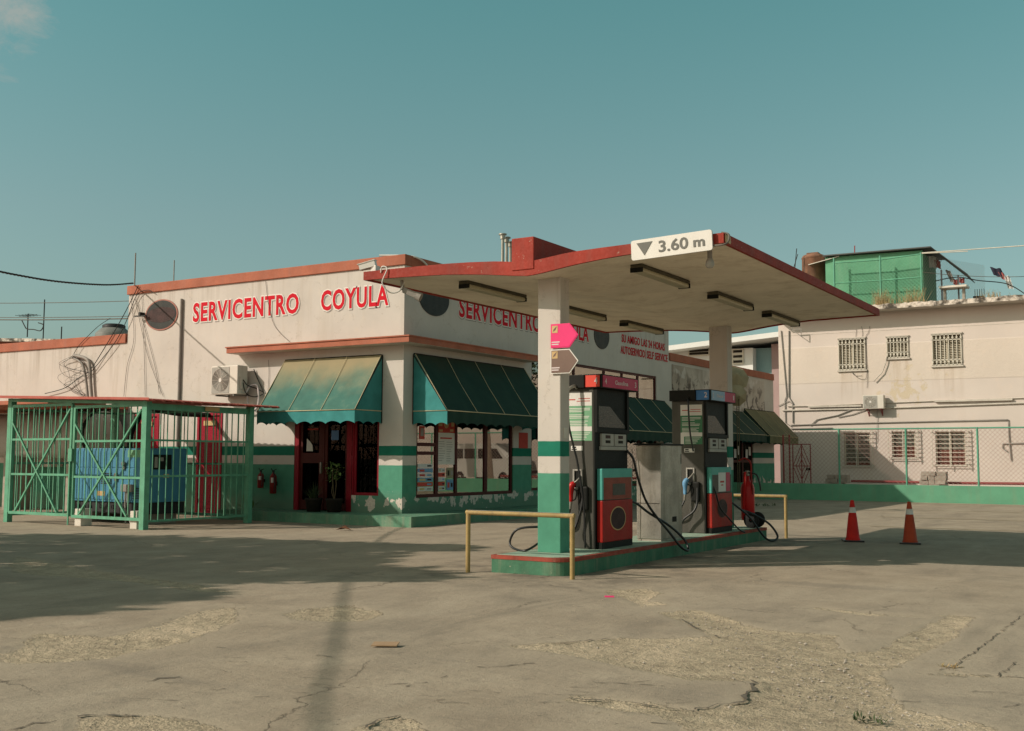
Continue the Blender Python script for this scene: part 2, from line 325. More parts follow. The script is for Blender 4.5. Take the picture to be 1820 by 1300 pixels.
def pink_wall_mat():
    k = NT('pink render'); X, Y, Z = k.xyz()
    base = (.575, .50, .452)
    big = k.noise(.5, 6, .6); mid = k.noise(3, 5, .6); fine = k.noise(22, 4, .6)
    c = k.mix(k.ramp(big, .3, .7), sc(base, .92), sc(base, 1.05))
    c = k.mix(k.ramp(mid, .55, .8, 0, .4), c, (.62, .50, .42))
    st = k.noise(1.6, 6, .68, (1, 1, .07), off=5)
    c = k.mix(k.ramp(st, .58, .85, 0, .5), c, (.5, .42, .36))
    pn = k.noise(2.1, 8, .72, dist=.4, off=31.7)
    pc = at(1606, 692, Y=35.5); dx = k.math('MULTIPLY', k.math('SUBTRACT', X, pc.x), .8); dz = k.math('MULTIPLY', k.math('SUBTRACT', Z, pc.z), 1.15)
    dd = k.math('SQRT', k.math('ADD', k.math('MULTIPLY', dx, dx), k.math('MULTIPLY', dz, dz)))
    pn = k.math('ADD', pn, k.ramp(dd, .1, 1.3, .14, 0, True)); pm = k.ramp(pn, .62, .628)
    pm = k.math('MULTIPLY', pm, k.ramp(dd, 1.5, 1.6, 1, 0))
    c = k.mix(pm, c, k.mix(k.ramp(fine, .3, .7), (.50, .41, .30), (.58, .49, .38)))
    for (wx0, wx1, wy1) in ((1491, 1538, 661), (1576, 1615, 639), (1657, 1710, 653)):
        pa, pb = at(wx0, wy1, Y=35.5), at(wx1, wy1, Y=35.5); cxw, hw = (pa.x+pb.x)/2, (pb.x-pa.x)/2
        inx = k.ramp(k.math('ABSOLUTE', k.math('SUBTRACT', X, cxw)), hw*.85, hw*1.15, 1, 0, True)
        inz = k.math('MULTIPLY', k.ramp(Z, pa.z-1.5, pa.z-.05, 0, 1), k.ramp(Z, pa.z-.02, pa.z, 1, 0))
        stn = k.ramp(k.noise(5, 6, .7, (1, 1, .05), off=cxw), .44, .66)
        c = k.mix(k.math('MULTIPLY', k.math('MULTIPLY', inx, inz), k.math('MULTIPLY', stn, .65)), c, (.36, .27, .20))
    # the band of coarser stucco between the two storey lines
    bandm = k.math('MULTIPLY', k.ramp(Z, 4.76, 4.80), k.ramp(Z, 6.36, 6.40, 1, 0))
    c = k.mix(k.math('MULTIPLY', bandm, .22), c, (.62, .52, .40))
    rough = k.noise(9, 5, .7)
    h = k.math('ADD', k.math('MULTIPLY', fine, .3), k.math('MULTIPLY', k.math('MULTIPLY', rough, bandm), 2.2))
    h = k.math('ADD', h, k.math('MULTIPLY', pm, -.6)); h = k.math('ADD', h, k.math('MULTIPLY', bandm, .5))
    k.bump(h, .35, .02)
    return k.fin(c, .9, 0, .2)
M['pink_wall'] = pink_wall_mat()
def mould_mat():
    k = NT('mouldy roof edge'); n = k.noise(2.2, 6, .7); n2 = k.noise(9, 5, .6)
    c = k.mix(k.ramp(n, .42, .58), (.07, .06, .05), (.62, .54, .47)); c = k.mix(k.ramp(n2, .5, .7, 0, .6), c, (.22, .17, .12))
    k.bump(n2, .4, .03); return k.fin(c, .95, 0, .2)
M['mould'] = mould_mat()
def mural_mat():
    k = NT('sepia mural print'); X, Y, Z = k.xyz()
    n = k.noise(.75, 4, .5, dist=.6, off=3); n2 = k.noise(2.4, 5, .6, dist=.8, off=8); n3 = k.noise(7, 4, .6)
    c = k.mix(k.ramp(n, .35, .65), (.27, .22, .175), (.60, .52, .45))
    dk = k.math('MULTIPLY', k.ramp(n2, .50, .56), k.ramp(Z, 4.05, 4.5, 1, 0))
    c = k.mix(dk, c, (.05, .036, .026)); c = k.mix(k.math('MULTIPLY', dk, k.ramp(n3, .55, .65, 0, .8)), c, (.30, .22, .16))
    c = k.mix(k.ramp(k.noise(1.3, 5, .5, off=20), .60, .64, 0, .7), c, (.55, .50, .46))
    return k.fin(c, .5, 0, .3)
M['mural'] = mural_mat()

def ground_mat():
    k = NT('worn forecourt concrete')
    a = k.n('ShaderNodeVertexColor'); a.layer_name = 'wear'
    sep = k.n('ShaderNodeSeparateColor'); k.l(a.outputs[0], sep.inputs[0])
    er, stepm = sep.outputs[0], sep.outputs[1]
    big = k.noise(.22, 6, .6); mid = k.noise(1.3, 6, .62); fine = k.noise(11, 6, .68); grit = k.noise(85, 4, .72); streak = k.noise(1.5, 7, .68, (1.0, .30, 1), .6, off=7)
    lump = k.noise(5, 6, .7, dist=.3, off=12); sand = k.noise(.75, 5, .6, dist=.4, off=40)
    rag = k.noise(38, 3, .6, off=5)
    e2 = k.math('ADD', er, k.math('MULTIPLY', k.math('SUBTRACT', mid, .5), .55)); e2 = k.math('ADD', e2, k.math('MULTIPLY', k.math('SUBTRACT', fine, .5), .34)); e2 = k.math('ADD', e2, k.math('MULTIPLY', k.math('SUBTRACT', rag, .5), .12))
    em = k.ramp(e2, .470, .486)
    chipn = k.ramp(k.math('ADD', k.noise(6.5, 5, .7, off=60), k.math('MULTIPLY', er, .10)), .675, .685)
    em = k.math('MAXIMUM', em, chipn)
    X, Y, Z = k.xyz()
    di = k.math('MAXIMUM', k.math('SUBTRACT', k.math('ABSOLUTE', k.math('ADD', X, .1)), .55), k.math('SUBTRACT', k.math('ABSOLUTE', k.math('SUBTRACT', Y, 3.2)), 3.8))
    sl = k.mix(k.ramp(mid, .3, .7), (.285, .235, .178), (.425, .358, .275))
    sl = k.mix(k.ramp(big, .38, .62, 0, .6), sl, (.385, .335, .265))
    sl = k.mix(k.ramp(streak, .50, .70, 0, .7), sl, (.225, .195, .155))
    sl = k.mix(k.ramp(streak, .30, .46, .5, 0), sl, (.46, .40, .315))
    sl = k.mix(k.ramp(rag, .54, .70, 0, .38), sl, (.20, .17, .13)); sl = k.mix(k.ramp(rag, .28, .42, .32, 0), sl, (.50, .425, .33))
    sl = k.mix(k.ramp(k.noise(.62, 6, .7, (1, .55, 1), .8, off=140), .54, .66, 0, .4), sl, (.24, .205, .165))
    sl = k.mix(k.ramp(lump, .54, .70, 0, .5), sl, (.235, .205, .165))
    sl = k.mix(k.ramp(fine, .6, .75, 0, .4), sl, (.47, .40, .31))
    sl = k.mix(k.ramp(k.noise(2.7, 7, .75, off=15), .62, .72, 0, .6), sl, (.18, .155, .125))
    sl = k.mix(k.ramp(grit, .54, .72, 0, .45), sl, (.17, .145, .115))
    sl = k.mix(k.ramp(grit, .28, .42, .35, 0), sl, (.50, .43, .34))
    oil = k.math('MULTIPLY', k.ramp(di, .1, 2.2, 1, 0, True), k.ramp(k.noise(1.9, 6, .65, off=77), .42, .62))
    sl = k.mix(k.math('MULTIPLY', oil, .75), sl, (.13, .115, .095))
    drip = k.ramp(k.noise(7, 3, .5, off=91), .68, .72); sl = k.mix(k.math('MULTIPLY', k.math('MULTIPLY', drip, k.ramp(di, .2, 3.5, 1, 0)), .7), sl, (.07, .06, .05))
    tyre = k.ramp(k.noise(.9, 4, .6, (.18, 1.6, 1), .3, off=33), .60, .70, 0, .35); sl = k.mix(tyre, sl, (.19, .17, .145))
    gv = k.mix(k.ramp(lump, .34, .66), (.36, .30, .215), (.58, .485, .35))
    gv = k.mix(k.ramp(sand, .48, .62, 0, .75), gv, (.66, .545, .40))
    gv = k.mix(k.ramp(fine, .52, .68, 0, .6), gv, (.25, .205, .155)); gv = k.mix(k.ramp(rag, .56, .68, 0, .4), gv, (.20, .165, .125))
    gv = k.mix(k.ramp(grit, .50, .64, 0, .75), gv, (.20, .17, .13))
    gv = k.mix(k.ramp(grit, .26, .40, .5, 0), gv, (.62, .53, .41))
    c = k.mix(em, sl, gv)
    # dusty margin round each worn patch
    c = k.mix(k.math('MULTIPLY', k.ramp(er, .12, .5, 0, .45), k.math('SUBTRACT', 1, em)), c, (.44, .375, .285))
    cv = k.n('ShaderNodeTexVoronoi'); cv.feature = 'DISTANCE_TO_EDGE'; cv.inputs['Scale'].default_value = .33
    nv = k.n('ShaderNodeTexNoise'); nv.inputs['Scale'].default_value = 1.1; nv.inputs['Detail'].default_value = 8; nv.inputs['Roughness'].default_value = .7; k.l(k.geo, nv.inputs['Vector'])
    vm = k.n('ShaderNodeVectorMath'); vm.operation = 'MULTIPLY_ADD'; vm.inputs[1].default_value = (.8, .8, 0); k.l(nv.outputs['Color'], vm.inputs[0]); k.l(k.geo, vm.inputs[2])
    k.l(vm.outputs[0], cv.inputs['Vector'])
    ck = k.math('MULTIPLY', k.ramp(cv.outputs['Distance'], .001, .004, 1, 0), k.ramp(k.noise(.5, 3, .5, off=4), .53, .62))
    c = k.mix(k.math('MULTIPLY', ck, .4), c, (.09, .076, .06))
    pit = k.ramp(k.noise(17, 4, .65, off=120), .66, .71)
    c = k.mix(k.math('MULTIPLY', pit, .55), c, (.12, .10, .08))
    h = k.math('ADD', k.math('MULTIPLY', fine, .6), k.math('MULTIPLY', grit, .28)); h = k.math('SUBTRACT', h, k.math('MULTIPLY', pit, .5))
    hg = k.math('ADD', k.math('MULTIPLY', fine, 1.7), k.math('ADD', k.math('MULTIPLY', grit, .6), k.math('MULTIPLY', lump, 2.2))); hg = k.math('ADD', hg, k.math('MULTIPLY', rag, 1.0))
    mh = k.n('ShaderNodeMix'); mh.data_type = 'FLOAT'; k.l(em, mh.inputs[0]); k.l(h, mh.inputs[2]); k.l(hg, mh.inputs[3])
    hh = k.math('SUBTRACT', mh.outputs[0], k.math('MULTIPLY', ck, .8)); hh = k.math('SUBTRACT', hh, k.math('MULTIPLY', em, 1.5))
    k.bump(hh, .75, .022)
    c = k.mix(1.0, c, (.93, .90, .87), 'MULTIPLY')
    return k.fin(c, .93, 0, .2)
M['ground'] = ground_mat()

# ------------------------------------------------------------------ builders
WL = {}
def tag(o, label=None, cat=None, group=None, kind=None):
    if label: o['label'] = label
    if cat: o['category'] = cat
    if group: o['group'] = group
    if kind: o['kind'] = kind
    return o
def thing(name, label, cat, loc=(0, 0, 0), group=None):
    o = bpy.data.objects.new(name, None); COL.objects.link(o); o.location = loc; o.empty_display_size = .2
    WL[o.name] = Vector(loc); return tag(o, label, cat, group)

class MB:
    """collects boxes, prisms, tubes and sheets in world coordinates"""
    def __init__(s): s.v = []; s.f = []; s.sm = []
    def add(s, vs, fs, smooth=False):
        b = len(s.v); s.v += [tuple(v) for v in vs]; s.f += [tuple(i+b for i in f) for f in fs]; s.sm += [smooth]*len(fs); return s
    def box(s, x0, x1, y0, y1, z0, z1, bev=0):
        if bev <= 0:
            vs = [(x, y, z) for x in (x0, x1) for y in (y0, y1) for z in (z0, z1)]
            return s.add(vs, [(0, 1, 3, 2), (4, 6, 7, 5), (0, 4, 5, 1), (2, 3, 7, 6), (0, 2, 6, 4), (1, 5, 7, 3)])
        bm = bmesh.new(); bmesh.ops.create_cube(bm, size=1)
        for v in bm.verts: v.co = Vector(((x0+x1)/2+v.co.x*(x1-x0), (y0+y1)/2+v.co.y*(y1-y0), (z0+z1)/2+v.co.z*(z1-z0)))
        bmesh.ops.bevel(bm, geom=bm.edges[:], offset=min(bev, .45*min(x1-x0, y1-y0, z1-z0)), segments=2, profile=.6, affect='EDGES')
        bm.verts.index_update(); s.add([v.co for v in bm.verts], [[v.index for v in f.verts] for f in bm.faces]); bm.free(); return s
    def obox(s, c, ax, ay, az):
        c = Vector(c); ax, ay, az = Vector(ax), Vector(ay), Vector(az)
        vs = [c+ax*i+ay*j+az*k for i in (-1, 1) for j in (-1, 1) for k in (-1, 1)]
        return s.add(vs, [(0, 1, 3, 2), (4, 6, 7, 5), (0, 4, 5, 1), (2, 3, 7, 6), (0, 2, 6, 4), (1, 5, 7, 3)])
    def bar(s, a, b, w, h=None, up=(0, 0, 1)):
        a, b = Vector(a), Vector(b); d = b-a; n = d.normalized(); u = Vector(up)
        if abs(n.dot(u)) > .95: u = Vector((1, 0, 0))
        x = n.cross(u).normalized(); y = x.cross(n)
        return s.obox((a+b)/2, d/2, x*w/2, y*(h or w)/2)
    def prism(s, poly, vec):
        n = len(poly); vec = Vector(vec); P = [Vector(p) for p in poly]
        vs = P+[p+vec for p in P]
        return s.add(vs, [tuple(range(n))[::-1], tuple(range(n, 2*n))]+[(i, (i+1) % n, n+(i+1) % n, n+i) for i in range(n)])
    def sheet(s, rows, smooth=True):
        n = len(rows[0]); vs = [p for r in rows for p in r]
        return s.add(vs, [(i*n+j, i*n+j+1, (i+1)*n+j+1, (i+1)*n+j) for i in range(len(rows)-1) for j in range(n-1)], smooth)
    def tube(s, pts, r, seg=8, caps=True, radii=None):
        P = [Vector(p) for p in pts]; n = len(P); rows = []; prev = None
        for i, p in enumerate(P):
            d = (P[min(i+1, n-1)]-P[max(i-1, 0)]).normalized()
            if prev is None:
                u = Vector((0, 0, 1)) if abs(d.z) < .9 else Vector((1, 0, 0)); x = d.cross(u).normalized()
            else:
                x = (prev-d*prev.dot(d)); x = x.normalized() if x.length > 1e-6 else d.orthogonal().normalized()
            prev = x; y = d.cross(x); rr = radii[i] if radii else r
            rows.append([p+(x*math.cos(2*math.pi*k/seg)+y*math.sin(2*math.pi*k/seg))*rr for k in range(seg)])
        vs = [p for r_ in rows for p in r_]; fs = [(i*seg+k, i*seg+(k+1) % seg, (i+1)*seg+(k+1) % seg, (i+1)*seg+k) for i in range(n-1) for k in range(seg)]
        s.add(vs, fs, True)
        if caps: s.add(rows[0], [tuple(range(seg))[::-1]]); s.add(rows[-1], [tuple(range(seg))])
        return s
    def cyl(s, a, b, r, r2=None, seg=16): return s.tube([a, b], r, seg, True, [r, r if r2 is None else r2])
    def lathe(s, base, prof, seg=20, axis='Z'):
        b = Vector(base); rows = []
        for r, h in prof:
            row = []
            for k in range(seg+1):
                c, q = math.cos(2*math.pi*k/seg)*r, math.sin(2*math.pi*k/seg)*r
                row.append(b+Vector((c, q, h)) if axis == 'Z' else b+Vector((c, h, q)) if axis == 'Y' else b+Vector((h, c, q)))
            rows.append(row)
        return s.sheet(rows)
    def disc(s, c, ru, rv, u, v, depth, seg=36):
        c = Vector(c); u = Vector(u); v = Vector(v); n = u.cross(v).normalized()
        return s.prism([c+u*ru*math.cos(2*math.pi*k/seg)+v*rv*math.sin(2*math.pi*k/seg) for k in range(seg)], n*depth)
    def build(s, name, mat, parent=None, sharp=None):
        off = Vector((0, 0, 0))
        if parent is not None: off = WL[parent.name]
        me = bpy.data.meshes.new(name); me.from_pydata([(v[0]-off.x, v[1]-off.y, v[2]-off.z) for v in s.v], [], s.f)
        me.polygons.foreach_set('use_smooth', s.sm)
        bm = bmesh.new(); bm.from_mesh(me); bmesh.ops.recalc_face_normals(bm, faces=bm.faces[:]); bm.to_mesh(me); bm.free()
        for m in (mat if isinstance(mat, (list, tuple)) else [mat]): me.materials.append(M[m] if isinstance(m, str) else m)
        o = bpy.data.objects.new(name, me); COL.objects.link(o)
        if parent is not None: o.parent = parent
        WL[o.name] = off
        return o
    def own(s, name, mat, label, cat, group=None):
        """a thing that is one mesh, its origin at its own base"""
        lo = Vector((sum(v[0] for v in s.v)/len(s.v), sum(v[1] for v in s.v)/len(s.v), min(v[2] for v in s.v)))
        s.v = [(v[0]-lo.x, v[1]-lo.y, v[2]-lo.z) for v in s.v]
        o = s.build(name, mat); o.location = lo; WL[o.name] = lo; return tag(o, label, cat, group)

def spline(pts, n=8):
    P = [Vector(p) for p in pts]; out = []
    for i in range(len(P)-1):
        p0 = P[max(i-1, 0)]; p1 = P[i]; p2 = P[i+1]; p3 = P[min(i+2, len(P)-1)]
        for k in range(n):
            t = k/n
            out.append(.5*((2*p1)+(p2-p0)*t+(2*p0-5*p1+4*p2-p3)*t*t+(-p0+3*p1-3*p2+p3)*t*t*t))
    out.append(P[-1]); return out
def sag(a, b, drop, n=24):
    a, b = Vector(a), Vector(b)
    return [a.lerp(b, i/n)-Vector((0, 0, drop*4*(i/n)*(1-i/n))) for i in range(n+1)]

def text_mb(txt, origin, u, v, width, height, depth=.02, off=0, grow=0, space=1.0):
    """solid lettering fitted to width x height on the plane spanned by u (reading) and v (up)"""
    cu = bpy.data.curves.new('t', 'FONT'); cu.body = txt; cu.size = 1; cu.resolution_u = 3; cu.offset = off; cu.fill_mode = 'BOTH'; cu.extrude = .5; cu.space_character = space
    ob = bpy.data.objects.new('t', cu); COL.objects.link(ob); bpy.context.view_layer.update()
    me = bpy.data.meshes.new_from_object(ob.evaluated_get(bpy.context.evaluated_depsgraph_get()))
    bpy.data.objects.remove(ob); bpy.data.curves.remove(cu)
    xs = [q.co.x for q in me.vertices]; ys = [q.co.y for q in me.vertices]
    x0, x1, y0, y1 = min(xs), max(xs), min(ys), max(ys)
    u = Vector(u); v = Vector(v); nrm = u.cross(v); o = Vector(origin)-u*grow-v*grow; W, H = width+2*grow, height+2*grow
    mb = MB(); mb.add([o+u*((q.co.x-x0)/(x1-x0)*W)+v*((q.co.y-y0)/(y1-y0)*H)+nrm*(q.co.z+.5)*depth for q in me.vertices], [tuple(p.vertices) for p in me.polygons])
    bpy.data.meshes.remove(me); return mb

def holed(mb, kind, c, u0, u1, z0, z1, holes, depth):
    """wall face on Y=c ('A', u is X) or X=c ('B', u is Y) with rectangular openings and their reveals"""
    us = sorted({u0, u1, *[h[0] for h in holes], *[h[1] for h in holes]}); zs = sorted({z0, z1, *[h[2] for h in holes], *[h[3] for h in holes]})
    P = (lambda u, z, d=0: (u, c+d, z)) if kind == 'A' else (lambda u, z, d=0: (c-d, u, z))
    for i in range(len(us)-1):
        for j in range(len(zs)-1):
            um, zm = (us[i]+us[i+1])/2, (zs[j]+zs[j+1])/2
            if any(h[0] < um < h[1] and h[2] < zm < h[3] for h in holes): continue
            q = [P(us[i], zs[j]), P(us[i+1], zs[j]), P(us[i+1], zs[j+1]), P(us[i], zs[j+1])]
            mb.add(q, [(0, 1, 2, 3)])
    for a, b, p, q in holes:
        for s1, s2 in (((a, p), (b, p)), ((b, p), (b, q)), ((b, q), (a, q)), ((a, q), (a, p))):
            mb.add([P(*s1), P(*s2), P(*s2, depth), P(*s1, depth)], [(0, 1, 2, 3)])
    return mb

def struct(mb, name, mat): o = mb.build(name, mat); o['kind'] = 'structure'; return o

# ------------------------------------------------------------------ ground
import numpy as np
def ground():
    yaw0 = math.atan2(FWD.y, FWD.x)
    angs = list(np.linspace(-29, 29, 250))+list(np.linspace(33, 327, 60)); angs = np.array([R(a) for a in angs])+yaw0
    r1 = 3.0*np.exp(np.arange(0, 430)*.0063); r1 = np.concatenate([[.6, 1.5, 2.4], r1, r1[-1]*np.array([1.03, 1.1, 1.3, 1.7, 2.5, 4, 7, 12, 20])])
    na, nr = len(angs), len(r1)
    X = CPOS.x+np.outer(r1, np.cos(angs)); Y = CPOS.y+np.outer(r1, np.sin(angs))
    x = np.concatenate([[CPOS.x], X.ravel()]); y = np.concatenate([[CPOS.y], Y.ravel()])
    def g(*pts, o=(0, 900)): return [tuple(at(o[0]+a/2, o[1]+b/2, Z=0)[:2]) for a, b in pts]
    O2 = (910, 900); O1 = (0, 900)
    polys = [
        g((0,497),(180,486),(350,470),(560,470),(715,462),(610,410),(525,378),(660,372),(760,395),(900,440),(1000,450),(1150,460),(1140,490),(1190,515),(1300,510),(1400,460),(1480,420),(1560,385),(1640,395),(1560,470),(1420,540),(1290,600),(1330,640),(1370,720),(1700,790),(1750,900),(700,900),(600,770),(540,740),(350,715),(205,690),(230,680),(420,695),(650,725),(830,690),(862,625),(620,615),(560,600),(400,570),(230,530), o=O2),
        g((1050,352),(1300,378),(1500,390),(1480,400),(1250,392),(1050,365), o=O2),
        g((1300,600),(1500,590),(1560,570),(1700,460),(1800,400),(1700,480),(1580,585),(1760,605),(1820,615),(1500,604), o=O2),
        g((300,300),(480,290),(540,310),(500,335),(560,350),(450,360),(400,330), o=O2),
        g((100,440),(250,450),(400,455),(560,400),(760,350),(900,350),(880,420),(700,490),(400,550),(0,575),(-100,560),(30,490), o=O1),
        g((270,748),(420,740),(560,750),(700,765),(850,810),(250,810), o=O1),
        g((950,380),(1130,355),(1260,345),(1420,372),(1350,412),(1180,422),(1000,405), o=O1),
        g((1260,805),(1350,755),(1420,742),(1490,765),(1510,810), o=O1),
        g((0,170),(120,180),(400,230),(700,270),(900,310),(700,310),(400,270),(0,240), o=O1),
    ]
    amp = [1, .7, .8, .8, .62, .9, .6, .9, .6]
    er = np.zeros_like(x)
    for poly, a in zip(polys, amp):
        P = np.array(poly); n = len(P); dmin = np.full(x.shape, 1e9); ins = np.zeros(x.shape, bool)
        for i in range(n):
            ax, ay = P[i]; bx, by = P[(i+1) % n]; ex, ey = bx-ax, by-ay
            t = np.clip(((x-ax)*ex+(y-ay)*ey)/(ex*ex+ey*ey+1e-12), 0, 1)
            dmin = np.minimum(dmin, np.hypot(x-ax-t*ex, y-ay-t*ey))
            c = ((ay > y) != (by > y)) & (x < (bx-ax)*(y-ay)/((by-ay) if abs(by-ay) > 1e-12 else 1e-12)+ax); ins ^= c
        sd = np.where(ins, dmin, -dmin)
        er = np.maximum(er, a*np.clip(.5+sd/.5, 0, 1))
    nz = np.array([mnoise.noise((a*.55, b*.55, 0))*.6+mnoise.noise((a*2.3, b*2.3, 3))*.3+mnoise.noise((a*7, b*7, 5))*.12 for a, b in zip(x, y)])
    far = np.clip((np.hypot(x-CPOS.x, y-CPOS.y)-4)/6, 0, 1)
    e3 = np.clip((er+nz*.42-.44)/.075, 0, 1); e3 = e3*e3*(3-2*e3)
    z = -.014*e3*np.clip(er*1.3, .35, 1)+nz*.004+.010*nz*e3
    z = np.where(np.hypot(x-CPOS.x, y-CPOS.y) > 60, 0, z)
    verts = np.stack([x, y, z], 1)
    faces = [(0, 1+j, 1+(j+1) % na) for j in range(na)]
    for i in range(nr-1):
        b = 1+i*na; q = b+na
        faces += [(b+j, q+j, q+(j+1) % na, b+(j+1) % na) for j in range(na)]
    me = bpy.data.meshes.new('ground'); me.from_pydata(verts.tolist(), [], faces)
    me.polygons.foreach_set('use_smooth', [True]*len(me.polygons))
    at_ = me.color_attributes.new('wear', 'FLOAT_COLOR', 'POINT')
    ecol = np.stack([er, e3, er, np.ones_like(er)], 1); at_.data.foreach_set('color', ecol.ravel())
    me.materials.append(M['ground']); o = bpy.data.objects.new('ground', me); COL.objects.link(o); o['kind'] = 'structure'
ground()

# faint painted bay lines far on the right, and old joints
def ribbon(mb, pts, w, z=.006, jitter=0):
    P = [Vector((p[0], p[1], z)) for p in pts]; L = []; Q = []
    for i, p in enumerate(P):
        d = (P[min(i+1, len(P)-1)]-P[max(i-1, 0)]).normalized(); n = Vector((-d.y, d.x, 0)); ww = w*(1+jitter*random.uniform(-1, 1))
        L.append(p+n*ww/2); Q.append(p-n*ww/2)
    return mb.sheet([L, Q], False)
mb = MB()
for y0, x0, x1 in ((12.2, 1.0, 7), (16.4, .2, 8), (21.0, -.6, 9), (25.9, -1.4, 9)):
    ribbon(mb, [(x0+(x1-x0)*i/30, y0+.03*math.sin(i)) for i in range(31)], .09)
M['line'] = paint('worn line paint', (.46, .37, .22), .25, .9, .1, 6, (.33, .28, .22), .9, streak=False)
struct(mb, 'road_marking', 'line')
def crack(pts, w):
    P = [at(a, b, Z=0) for a, b in pts]; out = []
    for a, b in zip(P[:-1], P[1:]):
        n = max(2, int((b-a).length/.05))
        for i in range(n):
            p = a.lerp(b, i/n); out.append((p.x+random.gauss(0, .012), p.y+random.gauss(0, .012)))
    out.append(tuple(P[-1][:2])); return out
mb = MB()
def c2(*p): return [(910+a/2, 900+b/2) for a, b in p]
def c1(*p): return [(a/2, 900+b/2) for a, b in p]
for pts, w in ((c2((600,402),(650,432),(730,465)), .012), (c2((860,622),(850,640),(856,655),(835,668),(832,690)), .020), (c2((830,692),(790,700),(735,706),(690,716),(650,725)), .015), (c2((640,724),(560,722),(430,700)), .012), (c2((210,684),(260,690),(330,694)), .012), (c2((0,497),(100,492),(180,487)), .010), (c2((186,488),(232,481),(350,470)), .016), (c1((270,752),(330,741),(500,748)), .014), (c1((1290,790),(1350,757),(1425,745)), .016), (c2((1500,588),(1570,572),(1640,520),(1735,450),(1820,385)), .007), (c2((1727,608),(1792,555)), .009), (c2((1580,585),(1660,600),(1820,612)), .008),
               (c2((0,240),(120,248),(280,252),(540,255)), .008), (c1((520,626),(560,616),(640,608)), .012), (c1((0,810),(120,775),(180,770)), .01), (c1((1690,575),(1760,572),(1900,560)), .01), (c1((1445,640),(1520,628)), .012), (c1((690,665),(740,655),(800,650)), .008), (c1((1120,535),(1150,530),(1180,538)), .010), (c1((1380,635),(1450,632)), .008)):
    ribbon(mb, crack(pts, w), w, .005, 1.0)
M['crack_shade'] = paint('crack shadow grit', (.16, .135, .105), .3, .95, .1, 20)  # dark ribbons draw cracks and the shade under broken slab lips
rc = random.Random(77)
for i in range(80):
    px, py = rc.uniform(0, 1800), 1030+260*rc.random()**.9; p = at(px, py, Z=0); L = rc.uniform(.05, .28)*(1 if rc.random() < .75 else 2); a_ = CY+rc.gauss(0, .35); n_ = max(3, int(L/.035)); pts = []
    for q in range(n_+1): pts.append((p.x+math.cos(a_)*L*(q/n_-.5)+rc.gauss(0, .006), p.y+math.sin(a_)*L*(q/n_-.5)+rc.gauss(0, .010)))
    ribbon(mb, pts, rc.uniform(.003, .007), .005, 1.0)  # short dashes draw the shade of small chips
struct(mb, 'crack_and_lip_shade', 'crack_shade')
# loose stones on the worn concrete
mb = MB(); rs = random.Random(3)
for i in range(1900):
    px, py = rs.uniform(940, 1760), rs.uniform(1085, 1300)
    if rs.random() < .55:
        q_ = rs.random(); px, py = 1180+q_*520+rs.gauss(0, 60), 1090+q_*200+rs.gauss(0, 28)
    elif rs.random() < .35: px, py = rs.uniform(0, 900), rs.uniform(1030, 1300)
    if py > 1310: continue
    p = at(px, py, Z=-.010); r = rs.choice((.003, .004, .005, .006, .008, .012))*rs.uniform(.7, 1.4)
    vs = [p+Vector((a*r*rs.uniform(.6, 1.3), b*r*rs.uniform(.6, 1.3), c*r*rs.uniform(.4, .9))) for a, b, c in ((1, 0, 0), (-1, 0, 0), (0, 1, 0), (0, -1, 0), (0, 0, 1), (0, 0, -1))]
    mb.add(vs, [(0, 2, 4), (2, 1, 4), (1, 3, 4), (3, 0, 4), (2, 0, 5), (1, 2, 5), (3, 1, 5), (0, 3, 5)])
o = mb.build('gravel', 'concrete'); o['kind'] = 'stuff'; tag(o, 'small loose stones scattered over the worn concrete', 'gravel')

# ------------------------------------------------------------------ the service station building
BX, BY = -7.857, 6.982
XL = -17.08                       # left end of the tall block
YT = 21.78                        # far end of the tall block
YE = 32.8                         # far end of the low wing
shop = thing('service_station', 'long white and green service station shop with red parapet and tall lettered corner block', 'building', (-12, 14, 0))
doorA = (-11.06, -8.52, .222, 2.62); winA_sill = .60
win1 = (7.50, 11.69, .55, 2.70); win2 = (12.62, 20.75, .60, 4.16)
low_door = (26.6, 30.2, .1, 2.35)
mb = MB()
holed(mb, 'A', BY, XL, BX, 0, 5.79, [(-11.06, -9.30, .222, 2.62), (-9.30, -8.52, winA_sill, 2.62), (-16.67, -15.75, .05, 2.57), (-14.33, -13.45, .05, 2.56)], .22)
holed(mb, 'B', BX, BY, YT, 0, 5.79, [win1, win2], .14)
mb.add([(XL, BY, 4.4), (XL, YT, 4.4), (XL, YT, 5.79), (XL, BY, 5.79)], [(0, 1, 2, 3)])
mb.add([(XL, YT, 0), (BX, YT, 0), (BX, YT, 5.79), (XL, YT, 5.79)], [(0, 1, 2, 3)])
mb.build('wall', 'wall', shop)
mb = MB(); mb.box(XL+.1, BX-.1, BY+.1, YT-.1, 5.55, 5.6); mb.build('roof', 'roof', shop)
# parapet coping, a ring round the tall block
mb = MB()
mb.box(XL-.04, BX+.045, BY-.045, BY+.2, 5.785, 6.02, .012); mb.box(BX-.2, BX+.045, BY+.2, YT+.03, 5.785, 6.018, .012)
mb.box(XL-.04, XL+.2, BY+.2, YT, 5.785, 6.016, .012); mb.box(XL+.2, BX-.2, YT-.2, YT+.03, 5.785, 6.016, .012)
mb.build('parapet_coping', 'coping', shop)
# unseen block added on the roof to cast shade on the pink house
mb = MB(); mb.box(-13, -9.0, 19.5, 23.1, 5.0, 7.2, .03); mb.build('roof_shadow_block', 'slab', shop)
